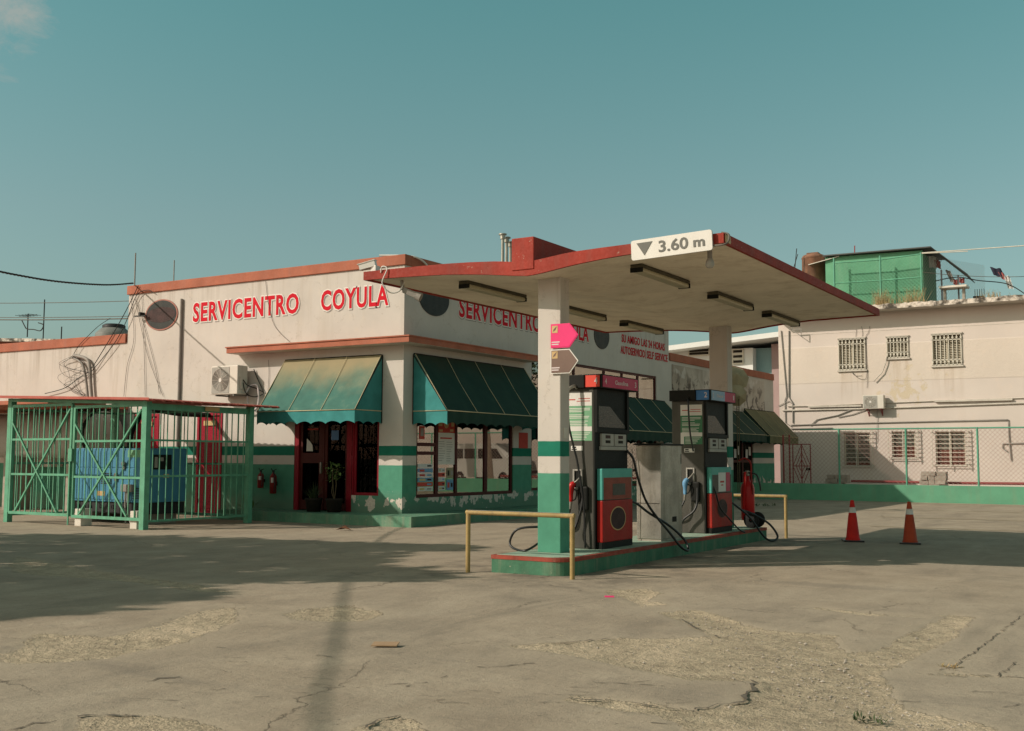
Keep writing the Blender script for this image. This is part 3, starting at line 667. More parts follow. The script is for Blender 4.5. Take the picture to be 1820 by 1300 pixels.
# low wings
mb = MB(); holed(mb, 'A', BY+.003, -45, XL, 0, 4.5, [], .2); mb.box(-45, XL-.02, BY+.2, 20, 4.2, 4.3); mb.build('wall', 'wall_left', shop)
mb = MB(); mb.box(-45, XL-.042, BY-.045, BY+.2, 4.49, 4.735, .012); mb.build('parapet_coping', 'coping', shop)
mb = MB(); holed(mb, 'B', BX-.003, YT, YE, 0, 4.78, [low_door], .25); mb.add([(BX, YE, 0), (BX-8, YE, 0), (BX-8, YE, 4.8), (BX, YE, 4.8)], [(0, 1, 2, 3)]); mb.box(BX-8, BX-.02, YT, YE, 4.5, 4.6); mb.build('wall', 'wall', shop)
mb = MB(); mb.box(BX-.2, BX+.05, YT+.032, YE, 4.77, 5.035, .012); mb.box(BX-8, BX-.2, YE-.25, YE, 4.77, 5.03); mb.build('parapet_coping', 'coping', shop)
mb = MB(); mb.box(-40, -16.95, BY-1.55, BY-.002, 2.70, 2.80, .01); mb.box(-40, -15.9, BY-3.2, BY-1.552, 2.70, 2.80, .01); mb.build('ledge', 'coping', shop)  # front slab depth and corner shaped to throw shade on the wall
# dark rooms behind the openings
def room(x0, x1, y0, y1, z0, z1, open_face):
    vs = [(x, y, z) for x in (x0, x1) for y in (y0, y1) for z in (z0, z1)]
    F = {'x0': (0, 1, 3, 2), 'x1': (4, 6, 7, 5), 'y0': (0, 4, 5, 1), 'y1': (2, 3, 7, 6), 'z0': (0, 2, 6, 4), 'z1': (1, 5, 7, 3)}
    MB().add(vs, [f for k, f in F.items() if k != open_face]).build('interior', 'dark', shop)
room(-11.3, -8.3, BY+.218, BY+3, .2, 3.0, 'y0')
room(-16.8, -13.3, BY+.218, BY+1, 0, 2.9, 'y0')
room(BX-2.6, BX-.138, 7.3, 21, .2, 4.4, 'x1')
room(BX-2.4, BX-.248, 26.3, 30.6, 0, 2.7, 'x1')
# ledge (thin canopy slab) round the corner
LA, LB = .40, .44
mb = MB(); mb.prism([(-12.97, BY+.05, 3.985), (BX+LB, BY-LA, 3.985), (BX+LB, 12.3, 3.985), (BX-.05, 12.3, 3.985), (BX-.05, BY+.05, 3.985)][:0] or [(-12.97, BY-LA, 3.985), (BX+LB, BY-LA, 3.985), (BX+LB, 12.35, 3.985), (BX-.02, 12.35, 3.985), (BX-.02, BY+.02, 3.985), (-12.97, BY+.02, 3.985)], (0, 0, .125))
mb.prism([(-12.995, BY-LA-.025, 4.11), (BX+LB+.025, BY-LA-.025, 4.11), (BX+LB+.025, 12.37, 4.11), (BX-.02, 12.37, 4.11), (BX-.02, BY+.02, 4.11), (-12.995, BY+.02, 4.11)], (0, 0, .028))
mb.build('ledge', 'coping', shop)
mb = MB(); mb.prism([(-12.95, BY-LA+.02, 3.975), (BX+LB-.02, BY-LA+.02, 3.975), (BX+LB-.02, 12.33, 3.975), (BX-.02, 12.33, 3.975), (BX-.02, BY+.02, 3.975), (-12.95, BY+.02, 3.975)], (0, 0, .01)); mb.build('ledge_soffit', 'slab', shop)
# step round the corner
mb = MB(); mb.prism([(-12.55, BY-.97, -.05), (BX+.98, BY-.97, -.05), (BX+.98, 12.6, -.05), (BX-.02, 12.6, -.05), (BX-.02, BY+.15, -.05), (-12.55, BY+.15, -.05)], (0, 0, .272))
mb.build('step', 'step', shop)

def window_A(x0, x1, z0, z1, y, fw, mullions=(), rails=(), mat='red', glass='glass_dark', name='window', thick=.07):
    f = MB()
    f.box(x0, x0+fw, y, y+thick, z0, z1); f.box(x1-fw, x1, y, y+thick, z0, z1); f.box(x0+fw, x1-fw, y, y+thick, z1-fw, z1); f.box(x0+fw, x1-fw, y, y+thick, z0, z0+fw)
    for m in mullions: f.box(m[0], m[1], y+.004, y+thick-.004, z0+fw, z1-fw)
    for r in rails: f.box(r[0], r[1], y+.008, y+thick-.008, r[2], r[3])
    fr = f.build(name, mat, shop)
    g = MB(); g.box(x0+fw*.5, x1-fw*.5, y+.03, y+.036, z0+fw*.5, z1-fw*.5); g.build('pane', glass, fr); return fr
def window_B(y0, y1, z0, z1, x, fw, mullions=(), rails=(), mat='red_shaded', glass='glass', name='window', thick=.07):
    f = MB()
    f.box(x-thick, x, y0, y0+fw, z0, z1); f.box(x-thick, x, y1-fw, y1, z0, z1); f.box(x-thick, x, y0+fw, y1-fw, z1-fw, z1); f.box(x-thick, x, y0+fw, y1-fw, z0, z0+fw)
    for m in mullions: f.box(x-thick+.004, x-.004, m[0], m[1], z0+fw, z1-fw)
    for r in rails: f.box(x-thick+.008, x-.008, r[0], r[1], r[2], r[3])
    fr = f.build(name, mat, shop)
    g = MB(); g.box(x-.036, x-.03, y0+fw*.5, y1-fw*.5, z0+fw*.5, z1-fw*.5); g.build('pane', glass, fr); return fr
# shop door and side light on the lit face
y = BY+.03
f = MB(); f.box(-11.06, -10.93, y-.02, y+.1, .222, 2.62); f.box(-9.46, -9.26, y-.02, y+.1, .222, 2.62); f.box(-10.93, -9.46, y, y+.1, 2.5, 2.62)
f.build('door_frame', 'red', shop)
f = MB(); f.box(-10.92, -10.84, y+.02, y+.08, .24, 2.5); f.box(-10.33, -10.17, y+.02, y+.08, .24, 2.5); f.box(-10.84, -10.33, y+.02, y+.08, 1.32, 1.56); f.box(-10.84, -10.33, y+.02, y+.08, .24, .46); f.box(-10.84, -10.33, y+.02, y+.08, 2.38, 2.5)
d = f.build('door', 'red_shaded', shop)
f = MB(); f.box(-10.84, -10.33, y+.045, y+.05, .46, 2.38); f.build('pane', 'glass_dark', d)
f = MB(); f.box(-10.255, -10.225, y-.03, y+.02, 1.08, 1.34); f.build('handle', 'steel', d)
f = MB(); f.box(-10.16, -10.08, y+.03, y+.09, .24, 2.5); f.box(-9.54, -9.465, y+.03, y+.09, .24, 2.5); f.box(-10.08, -9.54, y+.03, y+.09, .24, .40); f.box(-10.08, -9.54, y+.03, y+.09, 2.4, 2.5)
d = f.build('door', 'red_shaded', shop); f = MB(); f.box(-10.08, -9.54, y+.055, y+.06, .4, 2.4); f.build('pane', 'glass_dark', d)
f = MB(); f.box(-9.72, -9.62, y+.0, y+.028, .3, 2.4)
window_A(-9.26, -8.52, winA_sill, 2.62, y, .065)
f = MB(); f.box(-10.82, -10.66, y+.12, y+.14, 1.56, 2.38); f.box(-10.82, -10.66, y+.12, y+.14, .5, 1.3); f.build('curtain', 'curtain', shop)
# stickers on the door glass
f = MB(); f.box(-9.98, -9.76, y+.040, y+.044, 1.86, 2.08); f.build('door_sticker', 'blue_card', shop)
f = MB(); f.prism([(-10.73, y+.030, 1.60), (-10.53, y+.030, 1.60), (-10.55, y+.030, 1.74), (-10.62, y+.030, 1.82), (-10.72, y+.030, 1.90)], (0, .004, 0)); f.build('door_sticker', 'paper', shop)
f = MB(); f.box(-10.58, -10.42, y+.031, y+.035, 1.33, 1.36); f.box(-10.40, -10.36, y+.031, y+.035, 1.32, 1.39); f.build('door_sticker', 'paper_grey', shop)
f = MB(); f.box(-10.7, -10.38, y+.031, y+.035, 2.1, 2.13); f.build('door_sticker', 'paper_red', shop)
# picture leaning inside the side window
f = MB(); f.box(-8.84, -8.6, y+.075, y+.09, .66, .98); f.build('counter_card', 'paper_grey', shop)
f = MB(); f.box(-8.84, -8.6, y+.070, y+.0745, .95, .985); f.build('counter_card', 'paper', shop)
# crimson service doors behind the cage
for x0, x1, z1 in ((-16.67, -15.75, 2.57), (-14.33, -13.45, 2.56)):
    f = MB(); f.box(x0, x0+.07, BY-.02, BY+.06, .05, z1); f.box(x1-.07, x1, BY-.02, BY+.06, .05, z1); f.box(x0+.07, x1-.07, BY-.02, BY+.06, z1-.07, z1)
    d = f.build('door', 'shutter', shop)
    f = MB()
    n = 40
    for i in range(n):
        za = .06+(z1-.14)*i/n; f.obox(((x0+x1)/2, BY+.03, za+.025), ((x1-x0)/2-.07, 0, 0), (0, .012, .010), (0, -.002, .026))
    f.build('louvre', 'shutter', d)
    f = MB(); f.box((x0+x1)/2-.22, (x0+x1)/2+.2, BY-.012, BY-.004, z1-.32, z1-.20); f.build('name_plate', 'badge', d)
# shop window one
ys = BX-.03
def yb(px, py=800): return at(px, py, X=BX).y
fr = window_B(win1[0], win1[1], win1[2], win1[3], ys, .075, [(8.29, 8.40), (9.10, 9.19), (10.38, 10.52)], [(7.575, 8.29, 1.72, 1.80), (7.575, 8.29, 1.52, 1.60)])
# printed sheets and goods behind the first window
f = MB(); f.box(ys-.026, ys-.022, 8.41, 9.10, 1.30, 2.04); n1 = f.build('window_poster', 'paper', shop)
f = MB(); f.box(ys-.0216, ys-.020, 8.50, 8.98, 1.90, 1.935); f.build('printed_heading', 'paper_red', n1)
f = MB(); rr = random.Random(5)
for i in range(9):
    z = 1.83-i*.055; f.box(ys-.0216, ys-.020, 8.44, 8.44+rr.uniform(.15, .27), z, z+.012); f.box(ys-.0216, ys-.020, 8.76, 8.76+rr.uniform(.12, .26), z-.012, z)
f.build('printed_lines', 'paper_grey', n1)
f = MB(); f.box(ys-.026, ys-.022, 8.41, 9.10, 2.045, 2.42); n1 = f.build('window_poster', 'paper_red', shop)
f = MB(); f.disc((ys-.0215, 8.75, 2.26), .10, .11, (0, 1, 0), (0, 0, 1), .0015); f.box(ys-.0216, ys-.020, 8.46, 8.6, 2.07, 2.12); f.box(ys-.0216, ys-.020, 8.9, 9.04, 2.08, 2.13); f.box(ys-.0216, ys-.020, 8.43, 8.58, 2.2, 2.4); f.box(ys-.0216, ys-.020, 8.95, 9.07, 2.2, 2.4); f.build('printed_picture', 'badge', n1)
f = MB(); f.box(ys-.026, ys-.022, 7.68, 7.88, 1.88, 2.18); f.build('window_poster', 'paper_red', shop)
f = MB(); f.box(ys-.0216, ys-.020, 7.72, 7.84, 1.95, 2.13); f.build('window_poster', 'paper_grey', shop)
rr = random.Random(11)
for ya, yb_, z0, mats in ((7.63, 8.22, .70, ('goods_white', 'paper_red', 'goods_blue', 'goods_white', 'goods_blue', 'goods_white')), (8.44, 8.70, .70, ('goods_white', 'paper_red', 'goods_white', 'paper_red', 'goods_white')), (8.78, 9.05, .70, ('goods_blue', 'curtain'))):
    hh_ = .105 if len(mats) > 2 else .28; z = z0
    for mt in mats:
        f = MB(); f.box(ys-.0265, ys-.022, ya, yb_, z, z+hh_*.88); n1 = f.build('window_poster', mt, shop)
        f = MB(); f.box(ys-.0218, ys-.0205, ya+(yb_-ya)*.12, ya+(yb_-ya)*rr.uniform(.35, .55), z+hh_*.2, z+hh_*.65); f.build('printed_picture', rr.choice(('goods_white', 'paper_red', 'dark', 'goods_yellow')), n1)
        f = MB(); f.box(ys-.0218, ys-.0205, ya+(yb_-ya)*.62, ya+(yb_-ya)*.9, z+hh_*.25, z+hh_*.6); f.build('printed_lines', rr.choice(('goods_blue', 'paper_grey', 'dark')), n1)
        z += hh_
# red notice on the pier
f = MB(); f.box(BX, BX+.012, yb(922), yb(937.5), at(930, 797, X=BX).z, at(930, 769.5, X=BX).z)
f.own('wall_notice', 'paper_red', 'small red notice fixed to the white pier right of the shop window', 'notice')
# long shop window two with cream blinds
mull = [(13.75, 13.83), (15.05, 15.13), (16.95, 17.05), (18.2, 18.29), (19.35, 19.44)]
fr = window_B(win2[0], win2[1], win2[2], win2[3], ys, .07, mull, [(12.69, 20.68, 2.9, 2.98), (12.69, 20.68, 1.05, 1.13)])
f = MB(); f.box(ys-.075, ys-.06, 15.13, 20.68, 1.13, 4.1); f.build('blind', 'blind', shop)
# scalloped safety bar pattern at the mullion, seen between the pumps
f = MB()
for m in (18.25, 19.40):
    for i in range(16): f.disc((ys+.002, m+.09, 1.2+i*.1), .05, .045, (0, 1, 0), (0, 0, 1), .006, 10)
f.build('scallop_trim', 'red_shaded', shop)
# doors of the low wing
fr = window_B(low_door[0], low_door[1], low_door[2], low_door[3], BX-.05, .10, [(27.75, 27.9), (29.0, 29.15)], [(26.7, 30.1, 1.32, 1.42)], glass='glass_dark', name='door')
for yy, z in ((26.95, 1.55), (28.1, 1.5), (28.5, 1.62), (29.4, 1.5), (29.75, 1.6)):
    f = MB(); f.box(BX-.046, BX-.042, yy, yy+.24, z, z+.34); f.build('door_paper', 'paper', shop)
# the mural print on the low wing
f = MB(); f.box(BX, BX+.02, YT+.25, 31.6, 3.35, 4.66); f.own('mural_panel', 'mural', 'long sepia photo print along the low wing under its red parapet', 'mural')

# painted ovals
def oval(face, c, ru, rv, faded):
    u = (1, 0, 0) if face == 'A' else (0, 1, 0)
    nn = Vector((0, -1, 0)) if face == 'A' else Vector((1, 0, 0))
    c = Vector(c)
    f = MB(); f.disc(c, ru, rv, u, (0, 0, 1), .02); r_ = f.build('painted_oval', 'oval_rim' if faded else 'oval_dark', shop)
    if faded:
        f = MB(); f.disc(c+nn*.02, ru*.93, rv*.92, u, (0, 0, 1), .004); f.build('oval_field', 'oval_dark', r_)
        f = MB(); f.prism([c+nn*.024+Vector(u)*ru*.88*math.cos(t)+Vector((0, 0, 1))*rv*.5*math.sin(t) for t in [2*math.pi*k/30 for k in range(30)]], nn*.003); f.build('oval_band', 'oval_red', r_)
oval('A', (-15.78, BY, 5.16), .62, .41, True)
oval('B', (BX, 8.12, 5.17), .60, .42, False)
oval('B', (BX, 16.75, 5.12), .50, .40, False)
# big lettering: grey edge, white border, red face
def lettering(txt, face, a, z, width, height, grow=.028, name='wall_lettering', thin=False):
    u = (1, 0, 0) if face == 'A' else (0, 1, 0); v = (0, 0, 1); nn = Vector((0, -1, 0)) if face == 'A' else Vector((1, 0, 0))
    o = Vector((a, BY, z)) if face == 'A' else Vector((BX, a, z))
    sp = 1.12 if not thin else 1.06
    base = text_mb(txt, o+nn*.010, u, v, width, height, .004, .028 if not thin else .016, space=sp).build(name, 'letter_red', shop)
    if thin: return
    text_mb(txt, o+nn*.005, u, v, width, height, .004, .07 if not thin else .03, grow, sp).build('letter_border', 'letter_white', base)
    text_mb(txt, o+Vector(u)*.020-Vector((0, 0, .020))+nn*.001, u, v, width, height, .003, .07 if not thin else .03, grow, sp).build('letter_edge', 'letter_shade', base)
lettering('SERVICENTRO', 'A', -14.60, 4.885, 3.60, .50)
lettering('COYULA', 'A', -10.30, 4.89, 2.0, .49)
lettering('SERVICENTRO', 'B', 9.15, 4.84, 3.95, .49)
lettering('COYULA', 'B', 13.75, 4.85, 2.15, .49)
lettering('SU AMIGO LAS 24 HORAS', 'B', 18.12, 5.06, 3.3, .25, .012, thin=True)
lettering('AUTOSERVICIO', 'B', 18.05, 4.70, 1.78, .25, .012, thin=True)
lettering('SELF SERVICE', 'B', 20.0, 4.70, 1.66, .25, .012, thin=True)
m = MB(); m.box(BX+.004, BX+.01, 19.90, 19.925, 4.68, 4.97); m.build('wall_lettering', 'letter_red', shop)

# ------------------------------------------------------------------ awnings
def awning(face, u0, u1, ztop, zf, proj, val, label, lit='canvas', side='canvas_side', n=8, seams=3, base=None):
    base = base if base is not None else (BY if face == 'A' else BX)
    P = (lambda u, d, z: (u, base-d, z)) if face == 'A' else (lambda u, d, z: (base+d, u, z))
    t = thing('awning', label, 'awning', P((u0+u1)/2, 0, zf-val), 'scalloped green shop awnings')
    m = MB(); rows = []
    for j in range(9):
        s_ = j/8; d = .06+(proj-.06)*s_
        rows.append([P(u0+(u1-u0)*i/24, d-.02*math.sin(math.pi*s_)*(.6+.4*math.cos(i*1.57)), ztop+(zf-ztop)*s_-.022*math.sin(math.pi*s_)*abs(math.sin(math.pi*i/24*(seams+1)))+.008*mnoise.noise((u0+i*.9, j*.8, u1))) for i in range(25)])
    m.sheet(rows); m.build('cover', lit, t)
    for u in (u0, u1):
        m = MB(); e = .004 if u == u0 else -.004
        rows = []
        for j in range(9):
            s_ = j/8; zt = ztop+(zf-ztop)*s_; d = .06+(proj-.06)*s_
            rows.append([P(u+e+.012*math.sin(3.1*k+j*.8)*math.sin(math.pi*k/5)*(1 if j < 8 else 0), d*k/5, zt*(1)+0*k) for k in range(6)])
        rows2 = [[P(u+e+.010*math.sin(2.2*k+j)*math.sin(math.pi*min(k, 5)/5), (.06+(proj-.06)*j/8)*k/5, zf+(ztop-zf)*(1-j/8)) for k in range(6)] for j in range(9)]
        m.sheet(rows2); m.build('side_panel', side, t)
        m = MB(); m.bar(P(u, .0, ztop), P(u, .0, zf-val), .03); m.bar(P(u, 0, ztop), P(u, proj, zf), .022); m.build('frame', 'dark', t)
        # scalloped side valance
        m = MB(); top = []; bot = []
        for k in range(31):
            s_ = k/30; top.append(P(u+e*2, proj*s_, zf)); bot.append(P(u+e*2+.012*math.sin(6*s_), proj*s_, zf-val+.055*abs(math.sin(math.pi*s_*3))**.8-.03))
        m.sheet([top, bot]); m.build('valance', side, t)
    m = MB(); top = []; bot = []; N = n*12
    for k in range(N+1):
        s_ = k/N; top.append(P(u0+(u1-u0)*s_, proj, zf)); bot.append(P(u0+(u1-u0)*s_, proj+.012*math.sin(s_*n*5), zf-val+.06*abs(math.sin(math.pi*s_*n))**.8-.03))
    m.sheet([top, bot]); m.build('valance', 'canvas_shaded' if lit != 'canvas' and lit != 'canvas_olive' else side if lit == 'canvas' else lit, t)
    m = MB(); m.tube([P(u0, 0, zf), P(u0, proj+.008, zf), P(u1, proj+.008, zf), P(u1, 0, zf)], .011, 6)
    for u in (u0, u1): m.tube([P(u, .06, ztop), P(u, proj+.006, zf)], .008, 6)
    for i in range(1, seams+1):
        u = u0+(u1-u0)*i/(seams+1); m.tube([P(u, .085, ztop+.012), P(u, proj*.5+.012, (ztop+zf)/2+.016), P(u, proj+.010, zf+.006)], .007, 5)
    m.build('piping', 'trim', t)
    m = MB(); m.bar(P(u0, .03, ztop), P(u1, .03, ztop), .05); m.build('headrail', 'dark', t)
    return t
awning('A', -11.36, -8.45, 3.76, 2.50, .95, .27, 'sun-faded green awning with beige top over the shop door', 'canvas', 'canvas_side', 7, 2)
awning('B', 7.34, 12.15, 3.79, 2.50, .95, .29, 'shaded dark green awning over the papered shop window at the corner', 'canvas_shaded', 'canvas_side', 12, 3)
awning('B', 13.1, 21.3, 3.35, 2.27, 1.1, .30, 'shaded green awning seen between the two fuel pumps', 'canvas_shaded', 'canvas_side', 20, 6)
awning('B', 22.6, 28.85, 3.28, 2.38, 1.0, .28, 'shaded green awning below the sepia mural, behind the far pillar', 'canvas_shaded', 'canvas_side', 14, 4)
awning('B', 29.1, 32.75, 3.42, 2.36, 1.05, .30, 'faded olive awning at the far end of the shop by the pink wall', 'canvas_olive', 'canvas_shaded', 8, 2)

# ------------------------------------------------------------------ forecourt canopy
YN, YF = -.49, 7.19
PROF = [(-2.94, 3.98, 4.10), (-2.4, 3.972, 4.10), (-1.9, 3.957, 4.095), (-1.5, 3.94, 4.09), (-1.1, 3.91, 4.075), (-.7, 3.868, 4.05), (-.45, 3.838, 4.02), (-.22, 3.815, 4.0), (.0, 3.835, 4.02), (.25, 3.872, 4.05), (.48, 3.902, 4.07), (.85, 3.938, 4.082), (1.22, 3.962, 4.09), (1.85, 3.975, 4.10), (2.46, 3.985, 4.105)]
def prof(x, k):
    for a, b in zip(PROF[:-1], PROF[1:]):
        if a[0] <= x <= b[0]: return a[k]+(b[k]-a[k])*(x-a[0])/(b[0]-a[0])
    return PROF[0][k] if x < 0 else PROF[-1][k]
canopy = thing('fuel_canopy', 'butterfly roof canopy with red edges on two square pillars over the fuel pumps', 'canopy', (-.17, 3.3, 0))
xs = np.linspace(-2.94, 2.46, 55)
mb = MB(); rows = []
for j in range(41):
    y = YN+.035+(YF-YN-.07)*j/40
    rows.append([(x, y, prof(x, 1)+.022+.003*mnoise.noise((x*1.2, y*.7, 0))) for x in np.linspace(-2.91, 2.43, 55)])
mb.sheet(rows); mb.build('soffit', 'soffit', canopy)
mb = MB(); mb.sheet([[(x, y, prof(x, 2)-.02) for x in np.linspace(-2.91, 2.43, 55)] for y in (YN+.035, YF-.035)]); mb.build('roof_sheet', 'roof', canopy)
mb = MB()
def edge(y0, y1):
    a = [(x, prof(x, 1)) for x in xs]; b = [(x, prof(x, 2)) for x in xs]
    poly = [(x, y0, z) for x, z in a]+[(x, y0, z) for x, z in b[::-1]]
    vs = []; n = len(xs)
    for y in (y0, y1):
        vs += [(x, y, z) for x, z in a]+[(x, y, z) for x, z in b]
    f = []
    for i in range(n-1):
        f += [(i, i+1, n+i+1, n+i), (2*n+i, 2*n+i+1, 3*n+i+1, 3*n+i), (i, i+1, 2*n+i+1, 2*n+i), (n+i, n+i+1, 3*n+i+1, 3*n+i)]
    f += [(0, n, 3*n, 2*n), (n-1, 2*n-1, 4*n-1, 3*n-1)]
    mb.add(vs, f)
edge(YN, YN+.04); edge(YF-.04, YF)
mb.box(-2.945, -2.9, YN+.04, YF-.04, 3.98, 4.10); mb.box(2.42, 2.465, YN+.04, YF-.04, 3.985, 4.105)
mb.build('fascia', 'fascia', canopy)
mb = MB(); mb.box(-.452, -.118, YN-.012, YF+.01, 3.90, 4.325, .01); mb.build('upstand_beam', 'fascia', canopy)
for y0 in (0, 6.2):
    mb = MB(); mb.box(-.341, .002, y0, y0+.252, .225, 3.875, .012); mb.build('pillar', 'column', canopy)
# small sockets of hardware: number plate on the pillar side
mb = MB(); mb.box(.002, .012, .08, .19, 1.72, 1.86); mb.build('number_plate', 'offwhite', canopy)
mb = MB(); mb.box(2.10, 2.44, YN-.012, YN, 3.995, 4.095); 
mb = MB(); mb.box(2.468, 2.474, YN+.03, YN+.20, 4.0, 4.09); mb.build('sticker', 'badge', canopy)
# fluorescent fittings
for x, y0, side in ((-1.68, .20, 'near end of the left wing'), (-1.68, 2.95, 'middle of the left wing'), (-1.66, 5.38, 'far end of the left wing'), (1.01, .20, 'near end of the right wing'), (1.0, 2.92, 'middle of the right wing'), (1.0, 5.42, 'far end of the right wing')):
    zc = prof(x, 1)+.02; y1 = y0+1.62
    t = thing('fluorescent_light', f'long grimy fluorescent batten under the canopy, at the {side}', 'ceiling light', (x, (y0+y1)/2, zc-.13), 'fluorescent battens under the canopy')
    m = MB(); m.box(x-.085, x+.085, y0, y1, zc-.05, zc, .01); m.build('housing', 'fixture', t)
    m = MB(); m.box(x-.08, x+.08, y0+.02, y1-.02, zc-.105, zc-.045, .03); m.build('diffuser', 'lamp', t)
    for k in range(2): m = MB(); m.box(x-.09, x+.09, (y0+.004, y1-.024)[k], (y0+.024, y1-.004)[k], zc-.108, zc-.045, .006); m.build('end_cap', 'black', t)
# clearance sign
t = thing('clearance_sign', 'white clearance sign reading 3.60 m on the canopy edge', 'sign', (1.82, YN-.05, 3.87))
U = (Vector((2.345, 0, 3.905))-Vector((1.30, 0, 3.868))).normalized(); V = Vector((-U.z, 0, U.x)); O = Vector((1.30, YN-.06, 3.866)); W_, H_ = 1.045, .245
m = MB(); rr_ = .03; poly = []
for cx_, cy_, a0 in ((W_-rr_, rr_, -90), (W_-rr_, H_-rr_, 0), (rr_, H_-rr_, 90), (rr_, rr_, 180)):
    for k in range(6):
        a = R(a0+18*k); poly.append(O+U*(cx_+rr_*math.cos(a))+V*(cy_+rr_*math.sin(a)))
m.prism(poly, (0, .03, 0)); m.build('board', 'white', t)
m = MB(); m.prism([O+U*.075+V*.205+Vector((0, -.001, 0)), O+U*.175+V*.045+Vector((0, -.001, 0)), O+U*.285+V*.205+Vector((0, -.001, 0))], (0, -.004, 0)); m.build('triangle', 'sign_grey', t)
text_mb('3.60', O+U*.365+V*.055+Vector((0, -.001, 0)), U, V, .38, .145, .004, .02).build('lettering', 'sign_grey', t)
text_mb('m', O+U*.81+V*.06+Vector((0, -.001, 0)), U, V, .145, .085, .004, .03).build('lettering', 'sign_grey', t)
m = MB()
for a in (.2, .85): m.box(1.3+a-.015, 1.3+a+.015, YN-.03, YN, 4.0, 4.06)
m.build('bracket', 'steel', t)
# camera and floodlight on the left tip
t = thing('security_camera', 'white security camera housing on the left tip of the canopy', 'camera', (-2.95, YN+.1, 4.1))
a, b = Vector((-3.02, YN+.02, 4.17)), Vector((-2.80, YN+.10, 4.225))
m = MB(); m.bar(a, b, .10, .085); m.bar(a+(a-b)*.12+Vector((0, 0, .045)), b+Vector((0, 0, .05)), .115, .010); m.build('housing', 'white', t)
m = MB(); m.box(-2.86, -2.76, YN+.05, YN+.15, 4.09, 4.19, .01); m.build('mount', 'white', t)
m = MB(); m.cyl(a-(b-a).normalized()*.004, a+(b-a).normalized()*.01, .04); m.build('lens', 'black', t)
t = thing('floodlight', 'small grey floodlight hanging under the left tip of the canopy', 'floodlight', (-2.4, YN+.25, 3.7))
m = MB(); m.cyl((-2.42, YN+.22, 3.965), (-2.40, YN+.22, 3.86), .025); m.bar((-2.41, YN+.2, 3.87), (-2.36, YN+.22, 3.80), .05); m.build('arm', 'conduit', t)
m = MB(); m.bar((-2.37, YN+.2, 3.82), (-2.19, YN+.28, 3.735), .085, .08); m.cyl((-2.2, YN+.275, 3.74), (-2.14, YN+.30, 3.71), .06, .068, 14); m.build('lamp_head', 'conduit', t)
t = thing('lamp', 'round glass lamp hanging below the height sign', 'lamp', (2.19, YN+.25, 3.72))
m = MB(); m.cyl((2.19, YN+.25, 3.985), (2.19, YN+.25, 3.87), .03); m.build('lamp_holder', 'conduit', t)
m = MB(); m.lathe((2.19, YN+.25, 3.74), [(.0, 0), (.035, .008), (.055, .04), (.05, .08), (.03, .125), (.0, .14)]); m.build('bulb', 'acgrille', t)
m = MB(); m.tube(spline([(-2.62, YN-.01, 4.06), (-2.58, YN-.03, 4.14), (-2.50, YN-.02, 4.1), (-2.56, YN-.05, 3.9), (-2.47, YN+.02, 3.77), (-2.38, YN+.12, 3.8), (-2.36, YN+.2, 3.94)]), .009, 6)
m.own('power_cable', 'white', 'pale cable looped over the left tip of the canopy down to the floodlight', 'cable')
m = MB(); m.tube(spline([(2.30, YN-.02, 3.96), (2.46, YN-.03, 3.955), (2.51, YN+.02, 4.0), (2.50, YN+.06, 4.09), (2.40, YN+.1, 4.13)]), .012, 6)
m.own('power_cable', 'wire', 'short cable bent round the right tip of the canopy beside the height sign', 'cable')
# arrow signs on the near pillar
for z0, mat, lab in ((2.905, 'pink', 'bright pink arrow shaped fuel sign on the near pillar, the upper one'), (2.565, 'brown_film', 'brown arrow shaped fuel sign on the near pillar, below the pink one')):
    t = thing('arrow_sign', lab, 'sign', (.05, -.03, z0), 'arrow signs on the near pillar')
    def shp(g, y): return [(-.128-g, y, z0-g), (.155+g*.5, y, z0-g), (.285+g*1.4, y, z0+.16), (.155+g*.5, y, z0+.32+g), (-.128-g, y, z0+.32+g)]
    m = MB(); m.prism(shp(.0, -.03), (0, .012, 0)); m.build('board', 'white' if mat != 'pink' else 'pink', t)
    m = MB(); m.prism(shp(-.012, -.031), (0, -.003, 0)); m.build('film', mat, t)
    m = MB(); m.box(-.105, -.02, -.037, -.0345, z0+.20, z0+.295); b_ = m.build('pictogram', 'badge', t)
    m = MB(); m.prism([(-.09, -.0372, z0+.215), (-.055, -.0372, z0+.235), (-.03, -.0372, z0+.285), (-.05, -.0372, z0+.275), (-.08, -.0372, z0+.25)], (0, -.001, 0)); m.build('nozzle_mark', 'brown_film', b_)
    m = MB(); m.box(-.11, .01, -.0365, -.0345, z0+.07, z0+.085); m.box(-.11, -.005, -.0365, -.0345, z0+.04, z0+.055); m.build('lettering', 'letter_pale', t)
# vent pipes beyond the canopy
for px, py in ((893.5, 416), (900.5, 422), (907.5, 430)):
    p = at(px, py, X=BX-.45-(px-893.5)*.012); t = thing('vent_pipe', {893.5: 'tallest steel vent pipe with capped top behind the canopy', 900.5: 'middle steel vent pipe of the three behind the canopy', 907.5: 'shortest steel vent pipe, next to the red beam of the canopy'}[px], 'vent pipe', (p.x, p.y, 5.55), 'vent pipes behind the canopy')
    m = MB(); m.cyl((p.x, p.y, 5.55), (p.x, p.y, p.z-.14), .04); m.build('pipe', 'steel', t)
    m = MB(); m.cyl((p.x, p.y, p.z-.14), (p.x, p.y, p.z-.03), .07); m.cyl((p.x, p.y, p.z-.03), (p.x, p.y, p.z), .11); m.build('cap', 'steel', t)

